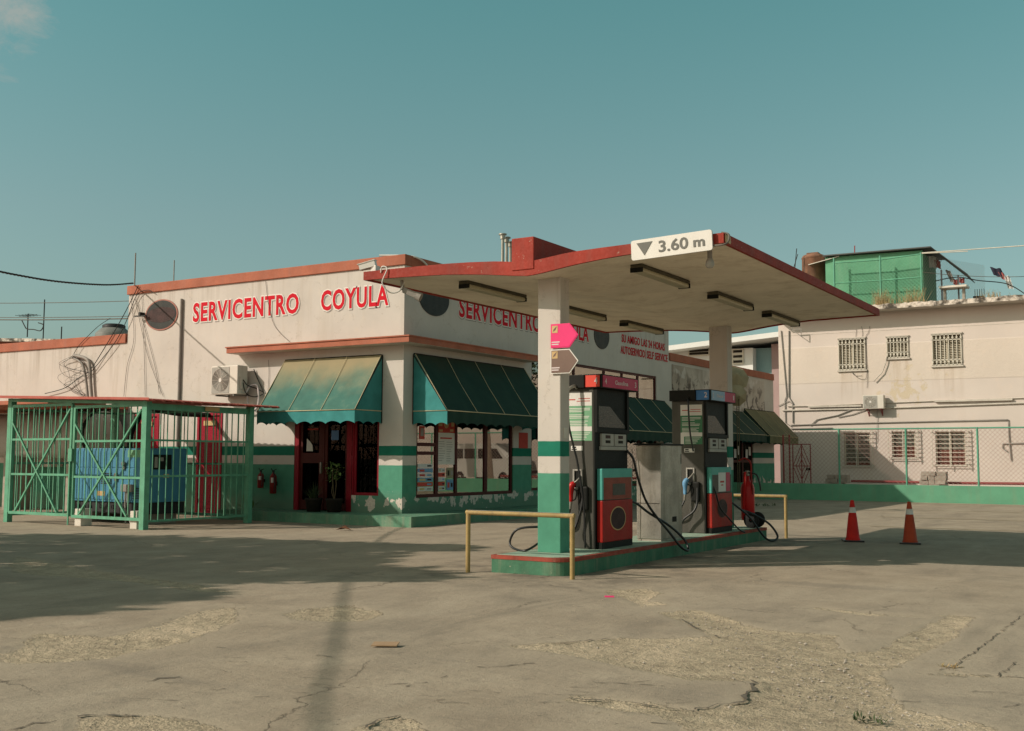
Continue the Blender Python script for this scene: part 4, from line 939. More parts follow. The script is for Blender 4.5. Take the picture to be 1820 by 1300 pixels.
# ------------------------------------------------------------------ pump island
isl = thing('pump_island', 'long green concrete pump island with red painted rim', 'island', (-.15, 3.3, 0))
def isl_poly(g, z):
    x0, x1, y0, y1 = -.66-g, .43+g, -.62-g, 6.95+g; rr_ = .26; out = [(x0, y0, z)]
    for k in range(9):
        a = R(-90+90*k/8); out.append((x1-rr_+rr_*math.cos(a), y0+rr_+rr_*math.sin(a), z))
    return out+[(x1, y1, z), (x0, y1, z)]
mb = MB(); mb.prism(isl_poly(0, -.05), (0, 0, .222)); mb.build('kerb', 'island', isl)
mb = MB(); mb.prism(isl_poly(.006, .172), (0, 0, .050)); mb.build('rim', 'island_red', isl)
mb = MB(); mb.prism(isl_poly(-.05, .215), (0, 0, .0125)); mb.build('top', 'island_top', isl)
ZB = .2275

# ------------------------------------------------------------------ fuel dispensers
def dispenser(x, y, label, num, nozzle, left_film, films, header_txt, notice):
    z = ZB; t = thing('fuel_dispenser', label, 'fuel pump', (x-.3, y+.5, z), 'fuel dispensers on the island')
    x0 = x-.62; L = 1.02
    m = MB(); m.box(x0, x-.05, y, y+L, z, z+2.20, .015); m.build('cabinet', 'pump_grey', t)
    # side of the cabinet: dark recessed display bay
    m = MB(); m.box(x-.05, x-.028, y+.0, y+L, z+.0, z+2.19, .004); m.build('side_panel', 'black', t)
    m = MB()
    for ya, yb2 in ((y, y+.06), (y+L-.06, y+L)): m.box(x-.028, x, ya, yb2, z+1.64, z+2.19)
    m.box(x-.028, x+.004, y, y+L, z+1.585, z+1.64); m.build('bay_surround', 'black', t)
    m = MB(); m.prism([(x-.026, y+.07, z+1.66), (x-.026, y+L-.07, z+1.66), (x-.026, y+L-.07, z+1.66+.02), (x-.026, y+.45, z+1.95), (x-.026, y+.07, z+1.95)], (.004, 0, 0)); m.build('screen', 'screen', t)
    for k in range(2):
        a = y+.14+k*.40
        m = MB(); m.box(x-.028, x+.006, a, a+.37, z+1.40, z+1.57, .006); d = m.build('display', 'acgrille', t)
        m = MB(); m.box(x+.006, x+.008, a+.11, a+.26, z+1.505, z+1.55); m.build('readout', 'oval_red', d)
        m = MB(); m.box(x+.006, x+.008, a+.11, a+.26, z+1.44, z+1.48); m.build('readout', 'dark', d)
    m = MB(); m.box(x-.028, x+.004, y+.12, y+.92, z+1.345, z+1.395, .004); m.build('display_sill', 'acgrille', t)
    # lower door
    m = MB(); m.box(x-.028, x+.055, y+.04, y+L-.02, z+.0, z+.09, .004); m.build('plinth', 'black', t)
    m = MB(); m.box(x-.028, x+.06, y+.05, y+L-.02, z+.09, z+.655, .012); m.build('lower_door', 'pump_red', t)
    m = MB(); m.box(x-.028, x+.055, y+.05, y+L-.02, z+.66, z+1.09, .012); up_ = m.build('upper_door', 'pump_teal', t)
    m = MB(); m.box(x+.055, x+.058, y+.09, y+L-.05, z+.665, z+.965)
    if films: m.build('door_film', 'pump_brown', up_)
    else:
        m.build('door_film', 'pump_grey', up_)
        n_ = MB(); n_.box(x+.058, x+.060, y+.36, y+.70, z+.68, z+1.0); q = n_.build('door_notice', 'paper', up_)
        n_ = MB(); n_.box(x+.060, x+.061, y+.44, y+.62, z+.83, z+.86); n_.box(x+.060, x+.061, y+.48, y+.58, z+.78, z+.80); n_.build('door_print', 'paper_red', up_)
        n_ = MB(); n_.box(x+.058, x+.060, y+.72, y+.90, z+.68, z+1.0); n_.build('door_notice', 'pink_dark', up_)
    if films:
        n_ = MB(); n_.box(x+.058, x+.060, y+.36, y+.76, z+.72, z+.88); n_.build('door_label', 'badge' if False else 'pump_grey', up_)
    m = MB(); m.disc((x+.06, y+.52, z+.40), .245, .165, (0, 1, 0), (0, 0, 1), .004); b_ = m.build('emblem_ring', 'badge' if films else 'pump_brown', t)
    m = MB(); m.disc((x+.064, y+.52, z+.40), .225, .15, (0, 1, 0), (0, 0, 1), .002); m.build('emblem', 'oval_red', b_)
    # header sign
    m = MB(); m.box(x0-.02, x-.17, y-.055, y+.02, z+2.195, z+2.375, .006); m.box(x0-.02, x-.19, y+.02, y+1.14, z+2.2, z+2.37, .006); m.box(x-.19, x+.085, y-.03, y+1.17, z+2.19, z+2.38, .008); m.build('header', 'black', t)
    m = MB(); m.box(x-.165, x+.06, y-.036, y-.03, z+2.205, z+2.365); f_ = m.build('header_end', left_film, t)
    text_mb(num, (x-.02, y-.037, z+2.245), (1, 0, 0), (0, 0, 1), .05, .09, .002, .02).build('header_number', 'letter_pale', f_)
    for a, b, mt in films or [(0, .55, 'paleblue'), (.55, 1, 'pink_dark')]:
        m = MB(); m.box(x+.085, x+.091, y+.01+a*1.12, y+.01+b*1.12, z+2.205, z+2.365); f_ = m.build('header_face', mt, t)
    for s_, a, wd, h in header_txt:
        text_mb(s_, (x+.092, y+a, z+2.285-h/2), (0, 1, 0), (0, 0, 1), wd, h, .002, .01).build('header_lettering', 'letter_pale', t)
    # front face: notice, slots, boot
    yf = y
    m = MB(); m.box(x0+.16, x-.075, yf-.004, yf, z+1.47, z+2.13); n_ = m.build('notice', notice, t)
    m = MB(); m.box(x0+.16, x-.075, yf-.006, yf-.004, z+1.95, z+2.13); m.build('notice_header', 'paper', n_)
    m = MB(); m.add([(x0+.16, yf-.006, z+1.472), (x0+.22, yf-.006, z+1.472), (x0+.22, yf-.006, z+1.60), (x-.075, yf-.006, z+1.60), (x-.075, yf-.006, z+1.665), (x0+.16, yf-.006, z+1.665)], [(0, 1, 2, 3, 4, 5)]); m.build('notice_footer', 'paper', n_)
    m = MB(); rq = random.Random(2)
    for i in range(13):
        if i in (3, 7): continue
        zz = z+1.91-i*.022; m.box(x0+.185, x0+.185+rq.uniform(.22, .34), yf-.0055, yf-.004, zz, zz+.009)
    for i in range(5): m.box(x0+.24, x0+.24+rq.uniform(.18, .28), yf-.0055, yf-.004, z+1.485+i*.022, z+1.493+i*.022)
    m.build('notice_text', 'letter_white', n_)
    m = MB(); m.box(x0+.19, x0+.29, yf-.0075, yf-.006, z+2.03, z+2.045); m.box(x0+.34, x-.1, yf-.0075, yf-.006, z+2.045, z+2.055); m.box(x0+.31, x-.1, yf-.0075, yf-.006, z+2.01, z+2.02); m.build('notice_heading', 'paper_red', n_)
    m = MB(); m.box(x0+.22, x0+.40, yf-.004, yf, z+1.335, z+1.40); l_ = m.build('label', 'paper', t)
    m = MB(); m.box(x0+.24, x0+.30, yf-.006, yf-.004, z+1.37, z+1.39); m.box(x0+.23, x0+.31, yf-.006, yf-.004, z+1.345, z+1.36); m.build('label_print', 'black', l_)
    xc = x0+.33
    m = MB()
    for a, b, c, d in ((xc-.075, xc-.05, .80, 1.08), (xc+.05, xc+.075, .80, 1.08), (xc-.05, xc+.05, 1.055, 1.08), (xc-.05, xc+.05, .80, .83)): m.box(a, b, yf-.022, yf, z+c, z+d, .006)
    h_ = m.build('nozzle_holder', 'acgrille', t)
    m = MB(); m.box(xc-.05, xc+.05, yf-.002, yf-.0005, z+.83, z+1.055); m.build('holder_recess', 'black', h_)
    m = MB(); m.box(xc+.02, xc+.17, yf-.055, yf, z+.52, z+.85, .025); m.build('boot', 'black', t)
    # nozzle: body, lever guard, spout
    n0 = Vector((xc-.06, yf-.10, z+.80))
    m = MB(); m.tube(spline([n0+Vector((.0, 0, -.16)), n0+Vector((.0, 0, -.06)), n0+Vector((.005, 0, .04)), n0+Vector((.05, .01, .10))], 5), .035, 10, True, [.026, .028, .030, .03, .03, .032, .036, .04, .044, .046, .046, .045, .042, .038, .03, .026][:16]); nz = m.build('nozzle', nozzle, t)
    m = MB(); m.tube(spline([n0+Vector((.04, .01, .09)), n0+Vector((.085, .03, .13)), n0+Vector((.12, .07, .19))], 5), .012, 8); m.build('spout', 'steel', nz)
    m = MB(); m.tube(spline([n0+Vector((.02, 0, .03)), n0+Vector((.085, 0, -.02)), n0+Vector((.07, 0, -.12)), n0+Vector((.01, 0, -.15))], 5), .010, 6); m.build('lever_guard', 'black', nz)
    m = MB(); m.cyl(n0+Vector((0, 0, -.16)), n0+Vector((-.012, 0, -.26)), .022, .018, 10); m.build('swivel', 'steel', nz)
    return t, n0+Vector((-.012, 0, -.26)), (x0, xc)
p1, e1, (xa, xc1) = dispenser(.14, .78, 'near fuel pump with a pink header and a red nozzle', '4', 'ext_red', 'orange_red', [(0, 1, 'pink_dark')], [('4', .07, .05, .08), ('Gasolina', .38, .42, .06), ('3', 1.02, .05, .08)], 'paper_green')
p2, e2, (xb, xc2) = dispenser(.215, 4.62, 'far fuel pump with a blue header and a blue nozzle', '2', 'goods_blue', 'blue_film', None, [('2', .06, .05, .08), ('Diesel', .25, .28, .05), ('1', 1.02, .05, .08)], 'paper_dkgreen')
# hoses belong to their pumps
def hose(parent, pts, r=.017): m = MB(); m.tube(spline(pts, 10), r, 8); return m.build('hose', 'rubber', parent)
z = ZB; y = .78
m = MB(); m.tube(spline([(xa+.31, y-.0, z+2.20), (xa+.31, y-.08, z+2.22), (xa+.26, y-.15, z+2.17), (xa+.255, y-.16, z+2.08)], 6), .024, 8); m.build('hose_fitting', 'steel', p1)
hose(p1, [(xa+.255, y-.16, z+2.10), (xa+.265, y-.15, z+1.7), (xa+.31, y-.10, z+1.4), (xa+.36, y-.07, z+1.15), (xa+.44, y-.05, z+.6), (xa+.46, y-.06, z+.25), (xa+.47, y-.06, z+.02)], .015)
hose(p1, [tuple(e1), (e1.x-.05, e1.y-.02, z+.38), (xa+.02, y-.16, z+.22), (-.45, -.05, z+.03), (-.72, .05, z+.02), (-.83, .1, z+.10), (-.72, .1, z+.27), (-.48, .2, z+.31), (-.30, .4, z+.28), (xa+.3, y-.12, z+.24), (xa+.40, y-.07, z+.5), (xa+.42, y-.04, z+.72)], .016)
y1 = .78+1.02
hose(p1, [(.13, y1-.05, z+1.34), (.19, y1+.03, z+1.22), (.22, y1+.12, z+.95), (.26, y1+.30, z+.62), (.33, y1+.55, z+.36), (.45, y1+.72, z+.14), (.56, y1+.85, z-.06), (.60, y1+1.05, z-.13), (.52, y1+1.10, z+.02), (.38, y1+.85, z+.24), (.26, y1+.4, z+.44), (.20, y1+.12, z+.58), (.15, y1-.04, z+.62)], .019)
y = 4.62
hose(p2, [(xb+.33, y-.03, z+2.24), (xb+.34, y-.10, z+2.15), (xb+.36, y-.09, z+1.7), (xb+.41, y-.07, z+1.35)], .015)
hose(p2, [tuple(e2), (e2.x-.05, e2.y-.04, z+.42), (e2.x-.13, e2.y-.05, z+.33), (e2.x-.22, e2.y+.02, z+.25), (e2.x-.30, e2.y+.15, z+.30)], .015)
hose(p2, [(xb+.47, y-.05, z+.75), (xb+.47, y-.08, z+.5), (xb+.42, y-.12, z+.36), (xb+.25, y-.14, z+.22), (xb+.17, y-.12, z+.04)], .02)
y1 = 4.62+1.02
hose(p2, [(.20, 4.75, z+.9), (.29, 4.78, z+.7), (.31, 4.95, z+.42), (.36, 5.2, z+.24), (.45, 5.45, z+.04), (.50, 5.6, z-.02)], .014)
hose(p2, [(.2, y1-.02, z+.52), (.30, y1+.1, z+.42), (.45, y1+.35, z+.22), (.62, y1+.6, z-.12), (.72, y1+.75, z-.2), (.75, y1+.95, z-.13), (.60, y1+.95, z+.08), (.36, y1+.75, z+.26), (.2, y1+.7, z+.32)], .019)

# steel cabinet between the pumps
t = thing('steel_cabinet', 'bare stainless steel cabinet standing between the two fuel pumps', 'cabinet', (.08, 3.0, ZB))
m = MB(); m.box(-.12, .278, 2.60, 3.40, ZB+.03, 1.66, .008); m.build('body', 'steel', t)
m = MB(); m.box(-.15, .30, 2.565, 3.43, 1.66, 1.685); m.build('lid', 'black', t)
m = MB(); m.box(-.11, .27, 2.61, 3.39, ZB, ZB+.03); m.build('base', 'concrete', t)
m = MB(); m.box(.279, .284, 3.02, 3.17, ZB+.27, ZB+.35); m.build('vent_plate', 'dark', t)
m = MB(); m.box(-.10, .25, 2.592, 2.6, ZB+.56, ZB+.565); m.box(.278, .281, 3.36, 3.38, ZB+1.15, ZB+1.30); m.build('seam', 'dark', t)
m = MB(); m.tube(spline([(-.16, 2.5, ZB), (-.155, 2.5, .9), (-.15, 2.52, 1.35), (-.17, 2.55, 1.6)], 8), .006, 6); m.own('earthing_cable', 'wire', 'thin cable rising beside the stainless steel cabinet', 'cable')
# narrow red and green marker post behind it
t = thing('marker_strip', 'narrow red and pale green strip standing left of the far fuel pump', 'marker', (-.37, 4.58, ZB))
m = MB(); m.box(-.43, -.35, 4.50, 4.55, ZB, .76); m.build('lower_strip', 'orange_red', t)
m = MB(); m.box(-.43, -.35, 4.50, 4.55, .762, 1.34); m.build('upper_strip', 'teal_steel', t)

# wheeled extinguisher at the far pillar
t = thing('wheeled_extinguisher', 'big red wheeled fire extinguisher standing beside the far pillar', 'fire extinguisher', (.22, 6.62, ZB))
cx, cy_ = .20, 6.62
m = MB(); m.lathe((cx, cy_, ZB+.12), [(0, 0), (.10, .01), (.122, .05), (.122, .58), (.105, .65), (.06, .71), (.04, .74), (.04, .80), (0, .80)], 22); m.build('cylinder', 'ext_red', t)
m = MB(); m.cyl((cx, cy_, ZB+.93), (cx, cy_, ZB+1.02), .035); m.bar((cx-.08, cy_, ZB+.99), (cx+.08, cy_, ZB+1.0), .02); m.build('valve', 'steel', t)
m = MB(); m.tube(spline([(cx-.13, cy_-.08, ZB+1.2), (cx+.0, cy_-.1, ZB+1.24), (cx+.09, cy_-.08, ZB+1.15), (cx+.1, cy_-.08, ZB+.9), (cx+.12, cy_-.06, ZB+.6)], 8), .014, 8); m.build('handle', 'pump_red', t)
m = MB(); m.tube(spline([(cx+.04, cy_-.05, ZB+.98), (cx+.2, cy_-.1, ZB+.95), (cx+.26, cy_-.1, ZB+.8), (cx+.27, cy_-.08, ZB+.66)], 8), .016, 8); m.build('hose', 'rubber', t)
m = MB(); m.bar((cx-.03, cy_-.16, ZB+.15), (cx+.02, cy_-.17, ZB+1.0), .05, .03); m.build('frame_bar', 'ext_red', t)
for dy in (-.2, .2):
    m = MB(); m.lathe((cx+.12, cy_+dy*.8-.03, ZB+.14), [(.04, 0), (.13, 0), (.14, .015), (.14, .045), (.13, .06), (.04, .06)], 20, 'Y'); m.build('wheel', 'tyre', t)

# ------------------------------------------------------------------ guard rails, cones
def guard_rail(x0, x1, y, h, label):
    t = thing('guard_rail', label, 'guard rail', ((x0+x1)/2, y, 0), 'yellow guard rails at the island ends')
    for x in (x0, x1): m = MB(); m.tube([(x, y, -.05), (x, y, h*.5), (x, y, h-.01)], .030, 12); m.build('post', 'yellow_steel', t)
    m = MB(); m.tube([(x0-.028, y, h-.01), (x1+.03, y, h-.01)], .030, 12); m.build('top_rail', 'yellow_steel', t)
    m = MB(); m.sheet([[(x0, y-.018, h+.0165), (x1, y-.018, h+.0165)], [(x0, y, h+.0215), (x1, y, h+.0215)], [(x0, y+.018, h+.0165), (x1, y+.018, h+.0165)]], False); m.build('worn_edge', 'rail_top', t)
guard_rail(-.905, .61, -.80, .77, 'worn yellow tube guard rail in front of the near end of the island')
guard_rail(-.9, .61, 7.52, .78, 'yellow guard rail beyond the far end of the island behind the extinguisher')
def cone(x, y, h, mat, label, rot):
    t = thing('traffic_cone', label, 'traffic cone', (x, y, 0), 'traffic cones on the forecourt')
    m = MB(); m.box(x-.175, x+.175, y-.175, y+.175, .0, .032, .012)
    vs = m.v; m.v = [(x+(a-x)*math.cos(rot)-(b-y)*math.sin(rot), y+(a-x)*math.sin(rot)+(b-y)*math.cos(rot), c) for a, b, c in vs]; m.build('base', 'rubber', t)
    m = MB(); m.lathe((x, y, .03), [(.135, 0), (.132, .01), (.118, .03), (.075, h*.55), (.058, h*.70), (.032, h-.045), (.026, h-.034), (.0, h-.03)], 28); m.build('body', mat, t)
    m = MB(); m.lathe((x, y, .03), [(.066, h*.655), (.0635, h*.66), (.051, h*.78), (.052, h*.785)], 28); m.build('collar', 'cone_band', t)
cone(1.86, 7.39, .735, 'cone', 'bright red traffic cone, the left one of the two', .4)
cone(2.83, 7.43, .73, 'cone_old', 'faded brownish orange traffic cone, the right one of the two', .2)

# ------------------------------------------------------------------ generator cage
cage = thing('generator_cage', 'green barred steel cage with a red sheet roof around the generator', 'cage', (-13.1, 4, 0))
FLx, FRx, CYf, CYr = -15.40, -10.87, 2.45, 5.32
ZTl, ZTr = 2.74, 2.58
def zt(x): return ZTl+(ZTr-ZTl)*(x-FLx)/(FRx-FLx)
for x, y, lab in ((FLx, CYf+.08, 0), (FRx, CYf, 0), (FRx, CYr, 0), (FLx, CYr, 0)):
    m = MB(); m.box(x-.065, x+.065, y-.065, y+.065, -.03, zt(x)); m.build('post', 'green_steel', cage)
def gate(x0, y0, x1, y1, z0, z1, n, brace, name):
    A, B = Vector((x0, y0, 0)), Vector((x1, y1, 0)); m = MB()
    def Q(s_, z): p = A.lerp(B, s_); return Vector((p.x, p.y, z))
    for s_ in (0, 1): m.bar(Q(s_, z0), Q(s_, z1), .06)
    for z in (z0, z1): m.bar(Q(0, z), Q(1, z), .06)
    for f_ in (.36, .685): m.bar(Q(0, z0+(z1-z0)*f_), Q(1, z0+(z1-z0)*f_), .045)
    for i in range(1, n): m.bar(Q(i/n, z0), Q(i/n, z1), .019, up=(1, 0, 0))
    if brace:
        m.bar(Q(.12, z0+.05)+Vector((0, -.03, 0)), Q(.98, z1-.1)+Vector((0, -.03, 0)), .035); m.bar(Q(.02, z1-.35)+Vector((0, -.036, 0)), Q(.82, z0+.05)+Vector((0, -.036, 0)), .035)
    return m.build(name, 'green_steel', cage)
gate(FLx+.09, CYf+.05, -13.22, CYf+.02, .22, zt(-14.3)-.14, 11, True, 'gate')
gate(-13.12, CYf+.02, FRx-.09, CYf, .20, zt(-12)-.12, 11, True, 'gate')
m = MB(); m.bar((-13.17, CYf-.04, .02), (-13.17, CYf-.04, 1.5), .025); m.box(-13.23, -13.11, CYf-.055, CYf-.02, 1.35, 1.62); m.build('gate_bolt', 'green_steel', cage)
# right side bars, rails and lintel
m = MB(); N = 16
for i in range(1, N): m.bar((FRx, CYf+(CYr-CYf)*i/N, .16), (FRx, CYf+(CYr-CYf)*i/N, 2.5), .017, up=(1, 0, 0))
for z in (.16, 1.06, 1.79): m.bar((FRx, CYf+.06, z), (FRx, CYr-.06, z), .04)
m.bar((FRx-.02, CYf+.06, 2.47), (FRx-.02, CYr-.06, 2.47), .06, .13); m.build('side_bars', 'green_steel', cage)
m = MB(); m.bar((FLx+.06, CYf+.04, zt(FLx)-.04), (FRx-.06, CYf+.01, zt(FRx)-.04), .07); m.build('lintel', 'green_steel', cage)
m = MB(); 
for i in range(1, 14): m.bar((FLx, CYf+.08+(CYr-CYf)*i/14, .16), (FLx, CYf+.08+(CYr-CYf)*i/14, 2.6), .016, up=(1, 0, 0))
for i in range(1, 13): m.bar((FLx+(FRx-FLx)*i/13, CYr, .16), (FLx+(FRx-FLx)*i/13, CYr, 2.5), .016, up=(1, 0, 0))
for z in (.16, 1.3, 2.5): m.bar((FLx, CYf+.1, z), (FLx, CYr, z), .04); m.bar((FLx, CYr, z), (FRx, CYr, z), .04)
m.build('rear_bars', 'green_steel', cage)
m = MB(); rows = []
for j in range(2):
    y = (CYf-.22, 5.95)[j]
    rows.append([(FLx-.45+(FRx-FLx+.75)*i/160, y, zt(FLx-.45+(FRx-FLx+.75)*i/160)+.03+.016*math.sin(i*2*math.pi/6.5)) for i in range(161)])
m.sheet(rows)
m.add([(FLx-.45, CYf-.22, ZTl+.01), (FRx+.3, CYf-.22, ZTr-.0), (FRx+.3, CYf-.22, ZTr+.05), (FLx-.45, CYf-.22, ZTl+.07)], [(0, 1, 2, 3)])
m.build('roof', 'cage_roof', cage)
for i in range(15):
    m = MB(); m.bar((FRx+.12, CYf-.1+3.55*i/14, ZTr+.0), (FRx+.31, CYf-.1+3.55*i/14, ZTr+.0), .06, .035); m.build('roof_purlin', 'cage_roof', cage)
m = MB(); m.box(FRx+.045, FRx+.055, 3.95, 4.35, 2.43, 2.52); m.build('plate', 'badge', cage)
# white blocks under the gate
for x, lab in ((-12.93, 'small white painted block under the middle of the cage gate'), (-11.2, 'small white painted block by the corner post of the cage')):
    m = MB(); m.box(x-.1, x+.1, CYf+.02, CYf+.3, 0, .36, .01); m.own('support_block', 'offwhite', lab, 'block', 'white blocks by the cage gate')
# the generator
gen = thing('generator', 'blue enclosed diesel generator standing inside the green cage', 'generator', (-13.0, 4.2, .0))
gx0, gx1, gy0, gy1 = -14.42, -12.05, 3.42, 4.62
m = MB(); m.box(gx0, gx1, gy0, gy1, .47, 1.64, .02); m.build('enclosure', 'gen_blue', gen)
m = MB(); m.box(gx0+.03, gx1-.03, gy0+.04, gy1-.04, .22, .46); 
for x in np.linspace(gx0+.2, gx1-.2, 6): m.cyl((x, gy0+.04, .36), (x, gy0-.0, .36), .04)
m.build('skid', 'gen_dark', gen)
m = MB(); m.box(gx0+.2, gx0+.5, gy0+.1, gy1-.1, 0, .22); m.box(gx1-.5, gx1-.2, gy0+.1, gy1-.1, 0, .22); m.build('foot', 'concrete', gen)
for a, b in ((gx0+.03, gx0+.62), (gx0+.64, gx0+1.48), (gx0+1.50, gx1-.04)):
    m = MB(); m.box(a, b, gy0-.016, gy0+.0, .52, 1.20, .006); m.build('door_panel', 'gen_blue', gen)
    m = MB(); m.box(a, b, gy0-.012, gy0, 1.22, 1.58, .006); m.build('upper_panel', 'gen_blue', gen)
m = MB()
for i in range(7): m.box(gx0+1.0, gx0+1.36, gy0-.022, gy0-.010, .86+i*.036, .88+i*.036)
m.build('vent', 'gen_dark', gen); m = MB()
for i in range(7): m.box(gx1-.34, gx1-.12, gy0-.022, gy0-.010, .55+i*.036, .57+i*.036)
m.build('vent', 'gen_dark', gen)
m = MB(); m.box(gx0+.9, gx0+1.15, gy0-.02, gy0-.014, .60, .70); m.build('warning_plate', 'badge', gen); m = MB(); m.box(gx1+.002, gx1+.006, 3.95, 4.1, 1.0, 1.08); m.build('warning_plate', 'badge', gen)
m = MB(); m.box(gx1-.52, gx1-.05, gy0-.016, gy0-.008, 1.44, 1.6); m.build('plate', 'paper_green', gen)
m = MB()
for px_, pz_ in ((gx0+.05, 1.03), (gx1-.62, 1.3), (gx1-.85, 1.05)): m.cyl((px_, gy0-.06, pz_), (px_, gy0-.015, pz_), .05); m.box(px_-.04, px_+.04, gy0-.05, gy0-.014, pz_-.13, pz_-.05, .008)
m.build('latch', 'steel', gen)
m = MB(); m.box(gx1-.6, gx1-.25, gy0-.12, gy0-.014, .70, .86, .02); m.tube(spline([(gx1-.42, gy0-.07, .7), (gx1-.40, gy0-.08, .5), (gx1-.33, gy0-.1, .28), (gx1-.2, gy0-.15, .05)]), .02, 6); m.tube(spline([(gx1-.48, gy0-.07, .7), (gx1-.47, gy0-.08, .5), (gx1-.43, gy0-.1, .28), (gx1-.35, gy0-.15, .03)]), .02, 6); m.build('terminal_box', 'conduit', gen)
m = MB(); m.box(gx1, gx1+.015, 3.62, 4.15, 1.18, 1.50, .004); m.build('control_panel', 'black', gen)
m = MB(); m.box(gx1+.015, gx1+.02, 3.68, 3.76, 1.22, 1.45); m.box(gx1+.015, gx1+.02, 3.8, 3.92, 1.36, 1.44); m.build('control_gauges', 'acgrille', gen)
m = MB(); m.tube(spline([(gx0+1.05, 4.1, 1.62), (gx0+1.05, 4.15, 2.0), (gx0+1.12, 4.3, 2.35), (gx0+.95, 4.6, 2.55), (gx0+.6, 5.2, 2.56), (gx0+.5, 6.0, 2.5), (gx0+.5, 6.98, 2.5)], 8), .06, 12); m.build('exhaust_pipe', 'black', gen)
# meter cabinet on the low wing wall
t = thing('meter_cabinet', 'white electrical cabinet on the wall behind the cage', 'cabinet', (-20.6, BY, 1.2))
a = at(48, 822, Y=BY-.3); b = at(96, 757, Y=BY-.3)
m = MB(); m.box(a.x, b.x, BY-.34, BY, a.z, b.z, .012); m.build('body', 'offwhite', t)
m = MB(); m.box(a.x+.03, a.x+.10, BY-.352, BY-.34, a.z+.05, b.z); m.box(a.x-.03, b.x+.03, BY-.36, BY, a.z-.12, a.z-.01); m.build('edge_strip', 'pink_wall' if False else 'offwhite', t)
m = MB()
for i, j in ((0, 0), (1, 0), (2, 0), (1, -1), (2, -2), (0, -2), (1, -2)): m.cyl((a.x+.62+i*.22, BY-.355, a.z+.95+j*.17), (a.x+.62+i*.22, BY-.338, a.z+.95+j*.17), .035)
m.build('knob', 'black', t)
t = thing('fuel_tank', 'big pale grey round tank lying against the shaded wall behind the cage', 'tank', (-20.5, BY-.75, 1.3))
xe = at(190, 760, Y=BY-.75).x
def ring_(x, r_): return [(x, BY-.75+r_*math.cos(2*math.pi*q/32), 2.02+r_*math.sin(2*math.pi*q/32)) for q in range(33)]
m = MB(); m.sheet([ring_(xe-4.6, .01), ring_(xe-4.5, .6), ring_(xe-.10, .62), ring_(xe-.04, .55), ring_(xe-.01, .3), ring_(xe, .01)]); m.build('shell', 'tank_grey', t)
m = MB(); m.sheet([ring_(xe-.22, .63), ring_(xe-.10, .635), ring_(xe-.09, .60)]); m.build('rim', 'black', t)
for x_t in (xe-3.6, xe-1.0): m = MB(); m.box(x_t-.1, x_t+.1, BY-1.15, BY-.35, 0, 1.52); m.build('cradle', 'concrete', t)
# ------------------------------------------------------------------ things on the lit face
def ac_unit(x, z, yw, wd, ht, dp, label, extra):
    t = thing('air_conditioner', label, 'air conditioner', (x+wd/2, yw-dp/2, z), 'air conditioner outdoor units')
    yf = yw-.12-dp
    m = MB(); m.box(x, x+wd, yf, yf+dp, z, z+ht, .018); m.build('casing', 'offwhite', t)
    cx, cz, r = x+wd*.37, z+ht*.5, ht*.40
    m = MB(); m.box(x+.03, x+wd*.70, yf-.008, yf+.001, z+.03, z+ht-.03, .003); g_ = m.build('front_panel', 'acgrille', t)
    m = MB()
    for k in range(1, 12):
        rr_ = r*k/11; m.tube([(cx+rr_*math.cos(2*math.pi*i/36), yf-.014, cz+rr_*math.sin(2*math.pi*i/36)) for i in range(37)], .0045, 4, False)
    for k in range(12): m.bar((cx, yf-.012, cz), (cx+r*math.cos(k*math.pi/6), yf-.012, cz+r*math.sin(k*math.pi/6)), .006)
    m.build('fan_grille', 'offwhite', g_)
    m = MB(); m.disc((cx, yf-.016, cz), r*.17, r*.17, (1, 0, 0), (0, 0, 1), .006); m.build('fan_hub', 'white', g_)
    m = MB(); m.disc((cx, yf-.0085, cz), r*1.0, r*1.0, (1, 0, 0), (0, 0, 1), .001); m.build('fan_recess', 'sign_grey', g_)
    m = MB()
    for xx in (x+.15, x+wd-.15): m.bar((xx, yw, z-.02), (xx, yf+.02, z-.02), .035); m.bar((xx, yw-.01, z-.02), (xx, yw-.01, z-.3 if extra else z+.05), .035); 
    if extra:
        for xx in (x+.15, x+wd-.15): m.bar((xx, yf+.12, z-.03), (xx, yw-.02, z-.26), .025)
    m.build('bracket', 'conduit' if not extra else 'gate_red', t)
    m = MB(); m.box(x+wd-.004, x+wd+.03, yf+.08, yf+.2, z+.12, z+.42, .01); m.build('service_cover', 'offwhite', t)
    return t
a = at(372, 702, Y=BY-.50); b = at(433, 648, Y=BY-.50)
t = ac_unit(a.x, a.z, BY, .90, .70, .34, 'white air conditioner unit on the lit wall left of the shop awning', False)
x = a.x+.93; z = a.z
m = MB(); m.tube(spline([(x, BY-.3, z+.35), (x+.1, BY-.25, z+.22), (x+.25, BY-.1, z+.14), (x+.42, BY-.06, z+.06)]), .014, 6); m.tube(spline([(x, BY-.3, z+.28), (x+.06, BY-.25, z+.02), (x+.2, BY-.1, z-.06), (x+.42, BY-.05, z+.0)]), .012, 6)
m.tube(spline([(x+.1, BY-.05, z+.62), (x+.18, BY-.04, z+.45), (x+.34, BY-.04, z+.2), (x+.45, BY-.05, z+.02)]), .012, 6); m.build('power_lead', 'cable', t)
m = MB(); m.tube(spline([(x+.02, BY-.2, z+.05), (x+.08, BY-.14, z+.2), (x+.25, BY-.1, z+.22), (x+.33, BY-.1, z+.0), (x+.3, BY-.1, z-.3), (x+.1, BY-.1, z-.42), (x-.1, BY-.08, z-.45)]), .022, 8); m.tube(spline([(x+.05, BY-.2, z-.05), (x+.02, BY-.12, z-.25), (x+.2, BY-.08, z-.4), (x+.5, BY-.08, z-.38)]), .018, 8); m.build('coolant_pipe', 'letter_pale', t)
